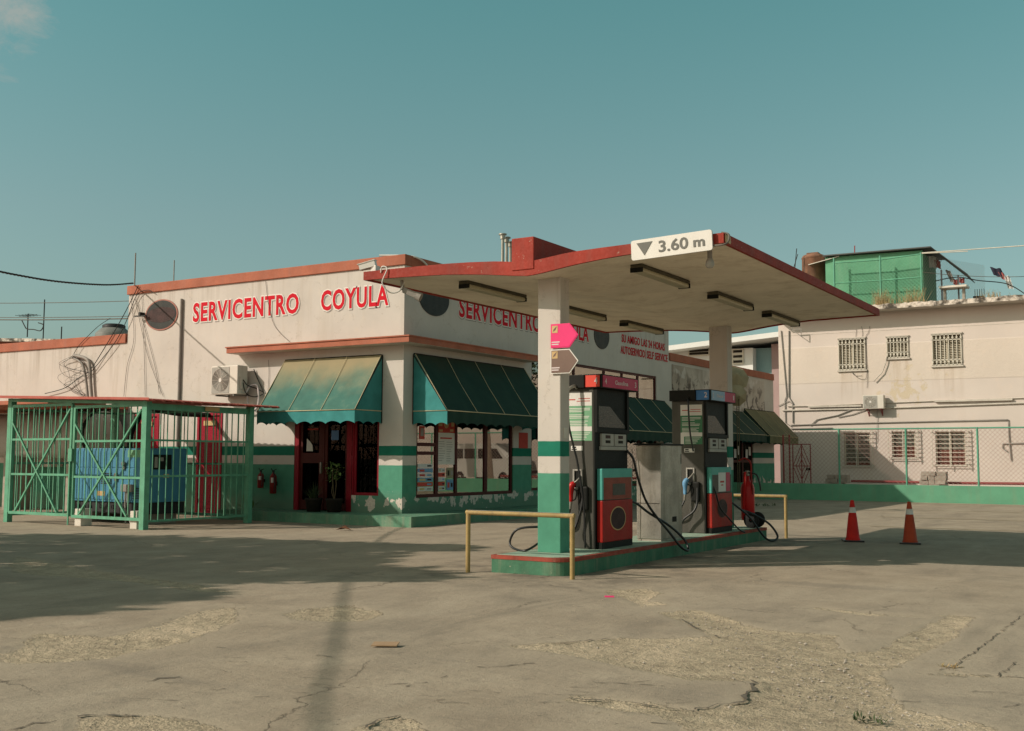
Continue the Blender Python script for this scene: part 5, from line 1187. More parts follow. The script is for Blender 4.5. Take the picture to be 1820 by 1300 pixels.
# upright conduit and small things
a = at(325, 532, Y=BY); b = at(319, 800, Y=BY)
m = MB(); m.cyl((a.x, BY-.042, 1.7), (a.x, BY-.042, a.z), .036); m.own('conduit', 'conduit', 'straight grey conduit rising up the lit wall beside the faded oval', 'conduit')
t = thing('wall_bracket', 'rusty little bracket left of the faded oval on the wall', 'bracket', (-16.7, BY, 5.1))
a = at(243, 563, Y=BY-.1)
m = MB(); m.bar((a.x, BY-.16, a.z), (a.x+.36, BY-.10, a.z), .05, .03); m.box(a.x+.14, a.x+.2, BY-.16, BY, a.z, a.z+.10); m.build('arm', 'oval_dark', t)
m = MB(); m.cyl((-17.0, BY+.1, 6.0), (-17.0, BY+.1, 6.93), .018); m.own('roof_rod', 'conduit', 'thin upright rod at the left corner of the tall parapet', 'rod', 'thin rods on the parapet')
a = at(309, 490, Y=BY+.1)
m = MB(); m.cyl((a.x, BY+.1, 6.0), (a.x, BY+.1, at(309, 463, Y=BY+.1).z), .014); m.own('roof_rod', 'conduit', 'shorter upright rod on the parapet above the faded oval', 'rod', 'thin rods on the parapet')
m = MB(); m.tube(spline([(-8.55, BY-.05, 6.05), (BX+.06, BY+.3, 6.0), (BX+.07, BY+.9, 5.8), (BX+.06, BY+1.3, 5.55)]), .022, 6); m.own('white_pipe', 'white', 'slim white pipe over the parapet corner above the lettering', 'pipe')
# weatherhead conduits on the low wing
t = thing('service_conduit', 'pair of bent conduits with tangled wires on the low wing', 'conduit', (-18.8, BY, 2.9))
def Aw(px, py, d=.08): q = at(px, py, Y=BY-d); return tuple(q)
m = MB(); m.tube(spline([Aw(163, 706), Aw(161, 680), Aw(160, 655), Aw(157, 642), Aw(149, 636), Aw(131, 632)], 6), .045, 8); m.tube(spline([Aw(156, 706), Aw(154, 685), Aw(149, 655), Aw(142, 643), Aw(129, 636)], 6), .035, 8); m.build('pipe', 'conduit', t)
m = MB(); rw = random.Random(8)
for k in range(7):
    p = [Aw(129+rw.uniform(-1, 2), 634+rw.uniform(-1, 2), .12)]
    for j in range(1, 5): p.append(Aw(129+rw.uniform(-32, 26)+j*2, 634+j*rw.uniform(10, 17), .06+rw.uniform(0, .15)))
    p.append(Aw(150+rw.uniform(-5, 8), 705, .08)); m.tube(spline(p, 7), .0045, 5)
m.tube(spline([Aw(80, 700), Aw(115, 690), Aw(140, 672), Aw(160, 658), Aw(185, 620), Aw(220, 560), Aw(246, 508)], 8), .011, 6)
m.tube(spline([Aw(163, 660), Aw(180, 640), Aw(205, 608), Aw(225, 570), Aw(243, 525), Aw(262, 516), Aw(272, 520)], 8), .010, 6)
m.tube(spline([Aw(129, 633), Aw(140, 615), Aw(156, 598), Aw(175, 580), Aw(196, 566)], 8), .008, 6)
m.build('wires', 'cable', t)
m = MB()
for pts in ([(232, 520), (238, 600), (226, 650), (220, 705)], [(240, 530), (262, 630), (290, 705)], [(252, 525), (256, 620), (258, 705)], [(245, 540), (275, 650), (283, 700)]): m.tube(spline([Aw(a, b, .03) for a, b in pts], 8), .006, 5)
m.tube(spline([Aw(472, 500, .02), Aw(477, 540, .02), Aw(485, 572, .02), Aw(496, 590, .02), Aw(515, 608, .02)], 8), .005, 5); m.tube(spline([Aw(477, 640, .02), Aw(478, 665, .02), Aw(476, 700, .02)], 8), .005, 5)
m.own('loose_wires', 'wire', 'thin loose wires hanging down the tall lit wall', 'wires')
# the twisted overhead cable to a street pole behind the camera
cab = []
u_ = Vector((.53, -.848, 0)); zs_ = [(0, 6.08), (2.4, 5.66), (6.2, 5.2), (10.2, 4.98), (16.5, 5.12), (22.7, 5.55), (25.2, 5.73), (30.5, 6.35)]
for s_, zz in zs_: cab.append(Vector((-16.9, 6.95, 0))+u_*s_+Vector((0, 0, zz)))
cs = spline(cab, 40); m = MB()
for ph in (0, 2.1, 4.2):
    pts = []
    for i, p in enumerate(cs): pts.append(p+Vector((.848, .53, 0))*.013*math.cos(i*1.1+ph)+Vector((0, 0, .013*math.sin(i*1.1+ph))))
    m.tube(pts, .0115, 5)
m.own('overhead_cable', 'cable', 'black twisted overhead cable reaching the left corner of the tall parapet', 'cable')
t = thing('utility_pole', 'wooden street pole that carries the twisted overhead cable', 'utility pole', (-.75, -18.95, 0))
m = MB(); m.tube([(-.75, -18.95, -.2), (-.75, -18.95, 8.5)], .14, 12, True, [.16, .11]); m.build('shaft', 'bark', t)
m = MB(); m.box(-1.5, 0, -19.15, -19.05, 7.5, 7.62); m.build('cross_arm', 'bark', t)
for py0, py1, yy in ((539, 541, 14), (568, 572, 13), (564, 567.5, 15)):
    a = at(-60, py0, Y=yy); b = at(229, py1, Y=yy); m = MB(); m.tube(sag(a, b+Vector((2.5, 0, 0)), .05), .014 if py0 != 568 else .022, 5)
    m.own('street_wire', 'wire', {539: 'highest thin wire crossing the sky left of the tall block', 568: 'darker lowest wire crossing the sky left of the tall block', 564: 'faint wire just above the lowest one left of the tall block'}[py0], 'wire', 'wires crossing the sky')
# extinguishers on the shaded lit-face wall
for px, dk, lab in ((463, True, 'small red extinguisher with a white label on the wall by the cage'), (485, False, 'taller dark red extinguisher with a hose, beside the shop door')):
    a = at(px, 868 if dk else 878, Y=BY-.12); h = .36 if dk else .48; r = .075 if dk else .08
    t = thing('wall_extinguisher', lab, 'fire extinguisher', (a.x, a.y, a.z), 'extinguishers beside the shop door')
    m = MB(); m.lathe(a, [(0, 0), (r, .01), (r, h*.85), (r*.6, h*.97), (.025, h), (.025, h+.03), (0, h+.03)], 18); m.build('cylinder', 'ext_dark', t)
    m = MB(); m.box(a.x-.02, a.x+.02, a.y-.02, a.y+.02, a.z+h+.03, a.z+h+.06); m.tube(spline([(a.x-.07, a.y, a.z+h+.12), (a.x-.02, a.y, a.z+h+.07), (a.x+.09, a.y, a.z+h+.10)]), .010, 6); m.build('valve', 'black', t)
    m = MB(); m.box(a.x+.01, a.x+.06, a.y-r-.006, a.y-r+.03, a.z+h*.55, a.z+h*.8); m.build('label', 'paper', t)
    m = MB(); m.tube(spline([(a.x+.03, a.y-.03, a.z+h+.05), (a.x+.10, a.y-.05, a.z+h*.7), (a.x+.08, a.y-.05, a.z+.05)]), .012, 6); m.build('hose', 'rubber', t)
    m = MB(); m.box(a.x-.03, a.x+.03, a.y+r*.6, BY, a.z+h*.4, a.z+h*.6); m.build('bracket', 'black', t)

# ------------------------------------------------------------------ plants by the door
def leaf(m, base, d, L, wd):
    d = d.normalized(); s_ = d.cross(Vector((0, 0, 1))); s_ = s_.normalized() if s_.length > .01 else Vector((1, 0, 0)); b = Vector(base); mid = b+d*L*.5+Vector((0, 0, -.02*L)); tip = b+d*L+Vector((0, 0, -.12*L))
    m.add([b, mid-s_*wd, tip, mid+s_*wd], [(0, 1, 2, 3)])
def rdir(r, up=.3): return Vector((r.uniform(-1, 1), r.uniform(-1, 1), r.uniform(-.4, 1)+up))
def potted(x, y, label, tree_h, n, seed):
    r = random.Random(seed); z = .222; t = thing('potted_plant', label, 'plant', (x, y, z), 'potted plants by the shop door')
    m = MB(); m.lathe((x, y, z), [(0, 0), (.15, 0), (.19, .26), (.205, .27), (.205, .31), (.18, .31), (.17, .28), (0, .27)], 18); m.build('pot', 'pot', t)
    m = MB()
    if tree_h:
        for k in range(3):
            p = Vector((x, y, z+.27)); pts = [p]
            for j in range(4): p = p+Vector((r.uniform(-.05, .05)+(.02*(k-1)), r.uniform(-.05, .05), tree_h/4)); pts.append(p)
            m.tube(pts, .012, 5)
        m.build('stem', 'stem', t); m = MB()
        for i in range(n):
            c = Vector((x+r.gauss(0, .11), y+r.gauss(0, .10), z+.28+tree_h*r.uniform(.6, 1.12))); leaf(m, c, rdir(r, 0), r.uniform(.06, .11), .022)
        m.build('foliage', 'leaf_bright', t)
    else:
        for i in range(n):
            d = rdir(r, .9); b = Vector((x+r.uniform(-.06, .06), y+r.uniform(-.06, .06), z+.27)); L = r.uniform(.3, .6); s_ = d.normalized().cross(Vector((0, 0, 1))).normalized()*.014
            pts = [b+d.normalized()*L*q+Vector((0, 0, -.25*L*q*q)) for q in (0, .33, .66, 1)]
            m.sheet([[p-s_*(1-k/3.2) for k, p in enumerate(pts)], [p+s_*(1-k/3.2) for k, p in enumerate(pts)]], False)
        m.build('foliage', 'leaf', t)
potted(-9.5, BY-.35, 'potted shrub with bright leaves catching the sun by the shop door', .72, 150, 1)
potted(-10.05, BY-.42, 'low spiky potted plant in front of the shop door', 0, 60, 2)
t_ = MB(); r = random.Random(4)
for i in range(14): leaf(t_, (-12.2+r.uniform(-.1, .1), BY-.3+r.uniform(-.1, .1), .23), rdir(r, .8), r.uniform(.25, .45), .03)
t_.own('weed_tuft', 'leaf_bright', 'small green tuft by the wall between cage and extinguishers', 'plant')

# ------------------------------------------------------------------ litter
a = at(610, 943, Z=0); m = MB(); m.add([(a.x-.2, a.y, .005), (a.x, a.y-.06, .06), (a.x+.22, a.y, .01), (a.x, a.y+.1, .03), (a.x+.03, a.y+.02, .10)], [(0, 1, 4), (1, 2, 4), (2, 3, 4), (3, 0, 4)]); m.own('dry_leaf', 'leaf_brown', 'curled brown leaf lying before the corner step', 'leaf')
a = at(685, 1150, Z=0); m = MB(); m.obox((a.x, a.y, .022), (.085, .05, 0), (-.02, .045, .006), (0, 0, .004)); m.own('cardboard_scrap', 'cardboard', 'flat brown scrap of cardboard on the concrete', 'cardboard')
a = at(1083, 1062, Z=0); m = MB(); m.obox((a.x, a.y, .008), (.045, .022, 0), (-.008, .012, .004), (0, 0, .003)); m.own('plastic_scrap', 'pink', 'tiny pink scrap of plastic on the concrete near the island', 'litter')
# rubble heap by the green kerb wall
a = at(1493, 887, Z=0); m = MB(); r = random.Random(12)
for i in range(10):
    c = a+Vector((r.uniform(-.35, .3), r.uniform(-.1, .25), r.uniform(.03, .16))); q = Matrix.Rotation(r.uniform(0, 3), 3, 'Z') @ Matrix.Rotation(r.uniform(-.5, .5), 3, 'X')
    m.obox(c, q @ Vector((r.uniform(.08, .16), 0, 0)), q @ Vector((0, r.uniform(.06, .1), 0)), q @ Vector((0, 0, r.uniform(.04, .07))))
m.own('rubble_heap', 'concrete', 'small heap of broken concrete at the foot of the green kerb wall', 'rubble')
a = at(1347, 901, Z=0); m = MB(); r = random.Random(5)
for i in range(60): leaf(m, (a.x+r.uniform(-.5, .5), a.y+r.uniform(-.25, .25), .02), rdir(r, .4), r.uniform(.08, .2), .02)  # low dark leaves scattered over one patch
m.own('weed_tuft', 'leaf', 'dark low leafy patch on the ground behind the far pillar', 'plant')
for px, py, s_ in ((1545, 1286, 1), (1687, 1189, .6)):
    a = at(px, py, Z=-.01); m = MB(); r = random.Random(px)
    for i in range(int(50*s_)): leaf(m, (a.x+r.uniform(-.10, .10)*s_, a.y+r.uniform(-.06, .06)*s_, .0), rdir(r, .3), r.uniform(.02, .06), .006)
    m.own('weed_tuft', 'leaf_dry' if s_ < 1 else 'leaf', 'small weeds in the broken concrete at the bottom edge of the forecourt' if s_ == 1 else 'tiny weed in the joint of the concrete slab at the right', 'plant')

# ------------------------------------------------------------------ pink house at the back
CYY = 35.5
def C(px, py, d=0): return at(px, py, Y=CYY-d)
cx0 = C(1385, 700).x; cz1 = C(1565, 553).z
house = thing('pink_house', 'long pale pink two storey house with barred windows and a mouldy flat roof edge', 'house', (2, CYY+5, 0))
CX1 = 4.6
def rect(x0, y0, x1, y1): a, b = C(x0, y1), C(x1, y0); return (a.x, b.x, a.z, b.z)
ups = [rect(1491.5, 601, 1537, 659), rect(1577, 598, 1613.5, 637.5), rect(1658, 592.5, 1708, 651)]
los = [rect(1501, 769, 1546, 827), rect(1586, 767, 1626, 813), rect(1664, 767, 1715, 826)]
mb = MB(); holed(mb, 'A', CYY, cx0, CX1, 0, cz1-.05, ups+los, .22)
mb.add([(cx0, CYY, 0), (cx0, CYY+12, 0), (cx0, CYY+12, cz1-.05), (cx0, CYY, cz1-.05)], [(0, 1, 2, 3)]); mb.add([(CX1, CYY, 0), (CX1, CYY+12, 0), (CX1, CYY+12, cz1-.05), (CX1, CYY, cz1-.05)], [(0, 1, 2, 3)])
mb.build('wall', 'pink_wall', house)
mb = MB(); mb.box(cx0-.1, CX1+.3, CYY-.80, CYY+12, cz1-.05, cz1+.10, .02); mb.build('roof_slab', 'slab', house)
mb = MB(); r = random.Random(6); n = 120; top = []; bot = []; xs2 = np.linspace(cx0-.1, CX1+.3, n)
for x in xs2: bot.append((x, CYY-.815+r.uniform(-.008, .008), cz1-.03)); top.append((x, CYY-.80+r.uniform(-.01, .01), cz1+.17+r.uniform(-.02, .03)))
mb.sheet([bot, top, [(x, CYY-.55, z+.02) for x, _, z in top], [(x, CYY-.5, cz1+.1) for x in xs2]], False); mb.build('roof_edge', 'mould', house)
mb = MB(); mb.box(cx0, CX1, CYY-.006, CYY+.004, C(1600, 692).z-.02, C(1600, 692).z+.01)
zl1, zl2 = C(1500, 602).z, C(1430, 665).z
mb = MB(); mb.box(cx0+.02, CX1, CYY-.008, CYY, zl1+.25, zl1+.275); mb.build('string_line', 'slab', house)
room_c = MB(); room_c.box(cx0+.2, CX1-.2, CYY+.23, CYY+.3, .3, cz1-.3); room_c.build('interior', 'dark', house)
for k, (x0, x1, z0, z1) in enumerate(ups):
    m = MB(); fw = .05
    m.box(x0, x0+fw, CYY+.08, CYY+.14, z0, z1); m.box(x1-fw, x1, CYY+.08, CYY+.14, z0, z1); m.box((x0+x1)/2-.03, (x0+x1)/2+.03, CYY+.08, CYY+.14, z0, z1); m.box(x0, x1, CYY+.075, CYY+.145, z1-fw, z1); m.box(x0, x1, CYY+.075, CYY+.145, z0, z0+fw)
    w_ = m.build('window', 'louvre', house)
    m = MB(); nl = int((z1-z0)/.075)
    for i in range(nl): m.obox(((x0+x1)/2, CYY+.12, z0+.07+(z1-z0-.1)*i/nl), ((x1-x0)/2-.04, 0, 0), (0, .022, .014), (0, -.003, .004))
    m.build('louvre', 'louvre', w_)
    m = MB(); m.box(x0+.04, x1-.04, CYY+.15, CYY+.16, z0, z1); m.build('backing', 'backing', w_)
    m = MB(); n = 7 if k != 1 else 6
    for i in range(n+1):
        x = x0+.01+(x1-x0-.02)*i/n; m.bar((x, CYY-.05, z0+.02), (x, CYY-.05, z1-.02), .03, up=(1, 0, 0))
        for zz in (z0+.16, z1-.16): m.box(x-.035, x+.035, CYY-.062, CYY-.04, zz-.03, zz+.03)
    for zz in (z0+.03, z0+.24, z1-.24, z1-.03): m.bar((x0-.02, CYY-.05, zz), (x1+.02, CYY-.05, zz), .03)
    m.build('grille', 'bars', w_)
    m = MB(); m.box(x0-.07, x1+.07, CYY-.08, CYY+.08, z0-.06, z0); m.build('sill', 'slab', w_); m = MB(); m.box(x0-.05, x1+.05, CYY-.07, CYY+.06, z1, z1+.05); m.build('lintel', 'slab', w_)
for k, (x0, x1, z0, z1) in enumerate(los):
    m = MB(); m.box(x0, x0+.05, CYY+.10, CYY+.16, z0, z1); m.box(x1-.05, x1, CYY+.10, CYY+.16, z0, z1); m.box((x0+x1)/2-.02, (x0+x1)/2+.02, CYY+.10, CYY+.16, z0, z1); m.box(x0, x1, CYY+.095, CYY+.165, z1-.05, z1)
    w_ = m.build('window', 'louvre', house)
    m = MB(); m.box(x0+.05, x1-.05, CYY+.14, CYY+.15, z0, z0+(z1-z0)*(.45 if k else .12)); m.build('shutter', 'redglass', w_)
    m = MB(); m.box(x0+.05, x1-.05, CYY+.17, CYY+.18, z0+(z1-z0)*(.45 if k else .12), z1); m.build('blind', 'grey_blind', w_)
    m = MB(); nh = 8 if k != 1 else 7
    for i in range(nh+1):
        z = z0-.05+(z1-z0+.1)*i/nh; m.bar((x0-.14, CYY-.14, z), (x1+.14, CYY-.14, z), .025)
    for xx in (x0-.12, (x0+x1)/2, x1+.12): m.bar((xx, CYY-.145, z0-.16), (xx, CYY-.145, z1+.16), .028, up=(1, 0, 0))
    for xx in (x0-.14, x1+.14):
        for zz in (z0, z1): m.bar((xx, CYY-.14, zz), (xx, CYY, zz), .025)
    for i in range(nh+1):
        z = z0-.05+(z1-z0+.1)*i/nh; m.tube([(x1+.14+.04*math.cos(a_), CYY-.14, z+.04*math.sin(a_)) for a_ in np.linspace(-1.6, 1.6, 6)], .009, 4)
    m.build('grille', 'bars', w_)
    m = MB(); m.box(x0-.05, x1+.05, CYY-.05, CYY+.1, z0-.05, z0); m.build('sill', 'slab', w_)
# narrow concrete shelf, pipes
def cpipe(pts, r, mat, label, d=.06):
    m = MB(); m.tube([tuple(C(a, b, d*.7)) for a, b in pts], r*.75, 8); return m.own('wall_pipe', mat, label, 'pipe', 'pipes along the pink house')
m = MB(); a = C(1438, 723); b = C(1532, 718); m.box(a.x, b.x, CYY-.12, CYY, a.z-.05, a.z+.02); a = C(1662, 713); b = C(1800, 707); m.box(a.x, b.x, CYY-.12, CYY, a.z-.05, a.z+.02); m.build('wall_shelf', 'slab', house)
cpipe([(1400, 722.5), (1440, 722), (1532, 718), (1660, 713), (1860, 706)], .03, 'slab', 'pale upper pipe running behind the air conditioner on the pink house')
cpipe([(1391, 730), (1530, 727), (1660, 722.5), (1860, 715)], .05, 'slab', 'thicker second pipe under the air conditioner on the pink house')
cpipe([(1406, 756), (1500, 753), (1650, 749.5), (1792, 746.5), (1793, 775), (1797, 819)], .035, 'conduit', 'third pipe that bends down above the right bay of the chain link fence')
cpipe([(1406, 762.5), (1480, 761)], .035, 'conduit', 'short low pipe left of the first fence post')
cpipe([(1402, 588), (1402, 706), (1409, 717), (1409, 752)], .035, 'conduit', 'right upright pipe at the left end of the pink house')
cpipe([(1388, 588), (1398, 704), (1395, 712), (1396, 752), (1406, 758)], .028, 'conduit', 'slanting upright pipe at the left end of the pink house')
cpipe([(1383, 722), (1402, 713), (1409, 719)], .02, 'conduit', 'short bracket pipe joining the upright pipes')
cpipe([(1532, 721), (1490, 738), (1452, 746), (1440, 757)], .03, 'conduit', 'slanting drain pipe left of the air conditioner on the pink house')
cpipe([(1541, 728), (1515, 737), (1490, 742)], .022, 'conduit', 'second slanting hose below the air conditioner on the pink house')
cpipe([(1820, 788), (1782, 789), (1782, 797), (1790, 803)], .035, 'conduit', 'short tap pipe at the right edge low on the pink house')
cpipe([(1553, 678), (1568, 662), (1574, 646), (1576, 634)], .028, 'slab', 'curved hose hanging from the small middle upper window', .14)
cpipe([(1559, 728), (1559, 785)], .012, 'conduit', 'thin drain line dropping below the air conditioner')
t = thing('wall_hanger', 'triangular iron bracket under the roof edge of the pink house', 'bracket', tuple(C(1415, 590)))
m = MB(); P3 = [C(1407, 586, .3), C(1424, 598, .3), C(1424, 585, .3)]
for i in range(3): m.bar(P3[i], P3[(i+1) % 3], .03)
m.build('frame', 'conduit', t)
a, b = C(1533.5, 727, .45), C(1570, 702, .45)
ac_unit(a.x, a.z, CYY, b.x-a.x, b.z-a.z, .32, 'white air conditioner unit on red brackets on the pink house', True)
m = MB()
for pts in ([(1522, 586), (1521, 602)], [(1531, 580), (1533, 592), (1532, 602)], [(1546, 580), (1543, 592), (1539, 600), (1540, 640), (1542, 668), (1541, 690)], [(1515, 662), (1525, 672), (1538, 674), (1541, 660)], [(1513, 660), (1520, 668), (1532, 668)]): m.tube(spline([tuple(C(q, w_, .03)) for q, w_ in pts], 6), .008, 4)
m.own('loose_wires', 'wire', 'thin loose wires round the left upper window of the pink house', 'wires')
# low green wall and chain link fence
LY = 26.95
t = thing('kerb_wall', 'low green painted wall along the back of the forecourt', 'wall', (-1, LY, 0))
mb = MB(); mb.box(-7.6, 9, LY, LY+.22, -.05, .585, .01); mb.build('wall', 'kerb_green', t)
mb = MB(); mb.box(-7.6, 9, LY+.22, CYY, .36, .40); struct(mb, 'yard_pavement', 'concrete')
f = thing('chain_link_fence', 'green posted chain link fence standing on the low green wall', 'fence', (0, LY+.11, .58))
FY = LY+.11
px_ = [(-3.61, 'a'), (-1.31, 'b'), (1.0, 'c'), (3.3, 'd'), (5.6, 'e')]
for x, _ in px_: m = MB(); m.cyl((x, FY, .56), (x, FY, 2.55), .034, None, 10); m.build('post', 'teal_steel', f)
m = MB(); m.tube([(-5.0, FY, 2.53), (9, FY, 2.53)], .026, 8); m.build('top_rail', 'teal_steel', f)
def chainlink(x0, x1, z0, z1, y, sp, r_, name, mat, parent, rot=None):
    m = MB(); H = z1-z0
    for sgn in (1, -1):
        k = x0-H if sgn > 0 else x0
        while k < (x1 if sgn > 0 else x1+H):
            a = [k, z0]; b = [k+sgn*H, z1]
            if sgn > 0:
                if a[0] < x0: a = [x0, z0+(x0-k)]
                if b[0] > x1: b = [x1, z0+(x1-k)]
            else:
                if a[0] > x1: a = [x1, z0+(k-x1)]
                if b[0] < x0: b = [x0, z0+(k-x0)]
            if abs(a[0]-b[0]) > .02:
                A, B = Vector((a[0], y+sgn*r_, a[1])), Vector((b[0], y+sgn*r_, b[1])); n = Vector((-(B-A).z, 0, (B-A).x)).normalized()*r_; q = Vector((0, r_, 0))
                m.add([A-n, A+n, B+n, B-n, A-q, A+q, B+q, B-q], [(0, 1, 2, 3), (4, 5, 6, 7)])
            k += sp
    if rot: m.v = [rot(v) for v in m.v]
    return m.build(name, mat, parent)
M['mesh_wire'] = paint('fence wire', (.46, .29, .25), .2, .6, .02, 5)
chainlink(-5.6, 6.5, .6, 2.5, FY, .15, .005, 'mesh', 'mesh_wire', f)
# iron gate at the corner
t = thing('iron_gate', 'maroon iron gate with diamond pattern by the shop corner', 'gate', (-5.1, LY+.4, .4))
a = at(1410, 857, Y=LY+.4); b = at(1440, 790, Y=LY+.4); x0, x1, z0, z1 = a.x, b.x, .42, b.z
m = MB(); 
for p, q in (((x0, z0), (x0, z1)), ((x1, z0), (x1, z1)), ((x0, z1), (x1, z1)), ((x0, z0+.05), (x1, z0+.05)), ((x0, (z0+z1)/2), (x1, (z0+z1)/2)), (((x0+x1)/2, z0), ((x0+x1)/2, z1))): m.bar((p[0], LY+.4, p[1]), (q[0], LY+.4, q[1]), .035, up=(0, 1, 0))
xm, zm = (x0+x1)/2, (z0+z1)/2
for s_ in (1, .62, .3):
    for p, q in (((xm, zm+s_*(z1-zm)), (x1-(1-s_)*.3, zm)), ((x1-(1-s_)*.3, zm), (xm, zm-s_*(zm-z0))), ((xm, zm-s_*(zm-z0)), (x0+(1-s_)*.3, zm)), ((x0+(1-s_)*.3, zm), (xm, zm+s_*(z1-zm)))): m.bar((p[0], LY+.4, p[1]), (q[0], LY+.4, q[1]), .022, up=(0, 1, 0))
m.build('leaf', 'gate_red', t)
m = MB(); m.box(x1-.16, x1-.02, LY+.36, LY+.44, zm-.16, zm-.06); m.build('lock', 'black', t)
m = MB()
for xx in (x0-.12, x0-.35): m.bar((xx, LY+.4, .4), (xx, LY+.4, z1+.35), .05, up=(1, 0, 0))
m.build('post', 'gate_red', t)
# piles of blocks behind the fence
def pile(px, py, wd, ht, label, seed):
    a = at(px, py, Y=30.5); m = MB(); r = random.Random(seed); z = .40
    while z < .40+ht:
        x = a.x-wd/2+r.uniform(0, .08)
        while x < a.x+wd/2-.08:
            L = r.uniform(.2, .42); m.box(x, min(x+L, a.x+wd/2+.1), 30.3+r.uniform(-.06, .06), 30.75, z, z+.15, .012); x += L+.012
        z += .155
    m.own('block_stack', 'concrete', label, 'block stack', 'block stacks behind the fence')
pile(1486, 860, .75, .40, 'shaded stack of blocks behind the left fence post', 3)
pile(1657, 862, .85, .52, 'sunlit stack of broken blocks behind the right fence bay', 9)
m = MB(); m.tube([(-4.2, 30.9, .62), (-.2, 30.9, .60), (4.6, 31.2, .62)], .05, 8); m.own('ground_pipe', 'gate_red', 'long pipe lying low behind the chain link fence', 'pipe')

# ------------------------------------------------------------------ on the pink house roof
SY = CYY+.4; ZR = cz1+.10
def S(px, py, d=0): return at(px, py, Y=SY+d)
sh = thing('roof_shack', 'mint green hut with a dark sheet roof on top of the pink house', 'hut', (S(1560, 540).x, SY+1.5, ZR))
a, b = S(1467, 470), S(1640, 470); dp = 2.9; zt1, zt2 = S(1480, 456).z, S(1652, 442).z
m = MB(); m.add([(a.x, SY, ZR), (b.x, SY, ZR), (b.x, SY, zt2-.05), (a.x, SY, zt1-.02), (a.x, SY+dp, ZR), (b.x, SY+dp, ZR), (b.x, SY+dp, zt2-.3), (a.x, SY+dp, zt1-.3)], [(0, 1, 2, 3), (4, 5, 6, 7), (0, 3, 7, 4), (1, 2, 6, 5)]); m.build('wall', 'shack', sh)
m = MB(); e = S(1656, 442).x; m.prism([(a.x-.05, SY-.25, zt1+.0), (e, SY-.25, zt2+.0), (e+1.35, SY-.1, zt2-1.0), (e+1.55, SY+dp, zt2-1.1), (e+.2, SY+dp, zt2-.3), (a.x-.05, SY+dp, zt1-.2)][:0] or [(a.x-.05, SY-.25, zt1), (e, SY-.25, zt2), (e, SY+dp, zt2-.05), (a.x-.05, SY+dp, zt1-.05)], (0, 0, .05)); m.build('roof', 'corrug', sh)
q = S(1717, 486); m = MB(); m.prism([(e, SY-.2, zt2+.045), (q.x, SY+.4, q.z+.03), (q.x-.1, SY+dp, q.z+.02), (e, SY+dp, zt2)], (0, 0, -.04)); m.build('lean_to_roof', 'corrug', sh)
m = MB(); m.bar(S(1703, 489, .5), (S(1703, 489, .5).x, SY+.5, ZR), .06); m.bar(S(1673, 480, .6), (S(1673, 480, .6).x, SY+.6, ZR), .06); m.build('lean_to_post', 'corrug', sh)
m = MB(); p, q = S(1437, 471, -.1), S(1491, 456, -.1); m.bar(p, q, .06, .03); m.add([S(1437, 471, -.1), S(1491, 456, -.1), S(1491, 456, 1.5), S(1437, 471, 1.5)], [(0, 1, 2, 3)]); m.build('side_canopy', 'offwhite', sh)
m = MB(); m.bar(S(1519, 437, 1), S(1519, 450, 1), .04); m.build('roof_rod', 'gate_red', sh)
fr = thing('roof_fence', 'green chain link fence along the roof edge in front of the mint hut', 'fence', (S(1560, 545).x, SY-.5, ZR))
FY2 = SY-.55
def T(px, py): return at(px, py, Y=FY2)
for px, py in ((1482, 459), (1564, 455), (1636.5, 449)): p = T(px, py); m = MB(); m.cyl((p.x, FY2, ZR), (p.x, FY2, p.z), .04, None, 8); m.build('post', 'teal_steel', fr)
m = MB(); m.tube([T(1482, 468), T(1564, 462), T(1636, 452)], .03, 6); m.tube([T(1482, 504), T(1564, 499), T(1636, 493)], .03, 6); m.build('rail', 'green_steel', fr)
chainlink(T(1482, 460).x, T(1636, 460).x, ZR, T(1560, 463).z, FY2, .16, .008, 'mesh', 'green_steel', fr)
x_ = T(1637, 460).x
M['pale_wire'] = paint('galvanised wire', (.50, .48, .44), .1, .5, .02, 5)
chainlink(0, 4.5, ZR, T(1637, 453).z, 0, .17, .006, 'side_mesh', 'pale_wire', fr, rot=lambda v: (x_+v[0]*.42, FY2+v[0]*.9+v[1], v[2]))
m = MB(); m.tube([T(1637, 450), T(1820, 437), T(1880, 433)], .022, 6); m.tube([T(1636, 451), T(1720, 447)], .02, 6); m.build('top_wire', 'bars', fr)
# rusty tank
p = S(1447, 520, 1.2); r_ = (S(1467, 480, 1.2).x-S(1426, 480, 1.2).x)/2; zt_ = S(1447, 452, 1.2).z
t = thing('water_tank', 'rust stained round water tank on the roof left of the mint hut', 'water tank', (p.x, p.y, ZR))
m = MB(); m.lathe((p.x, p.y, ZR), [(0, 0), (r_, 0), (r_*1.02, .3), (r_*.97, .32), (r_, .34), (r_*.98, zt_-ZR-.22), (r_*1.04, zt_-ZR-.2), (r_*.9, zt_-ZR-.08), (r_*.55, zt_-ZR), (0, zt_-ZR)], 24); m.build('body', 'rust', t)
m = MB(); m.box(p.x-r_*.5, p.x+r_*.5, p.y-r_*.4, p.y+r_*.4, zt_-.005, zt_+.05, .02); m.build('lid', 'rust', t)
m = MB(); a_ = S(1412, 486, .5); m.bar(a_, S(1416, 442, .5), .03); m.bar(S(1411, 475, .5), S(1418, 452, .5), .025); m.own('roof_aerial', 'cable', 'crooked aerial rod on the roof left of the rusty tank', 'aerial')
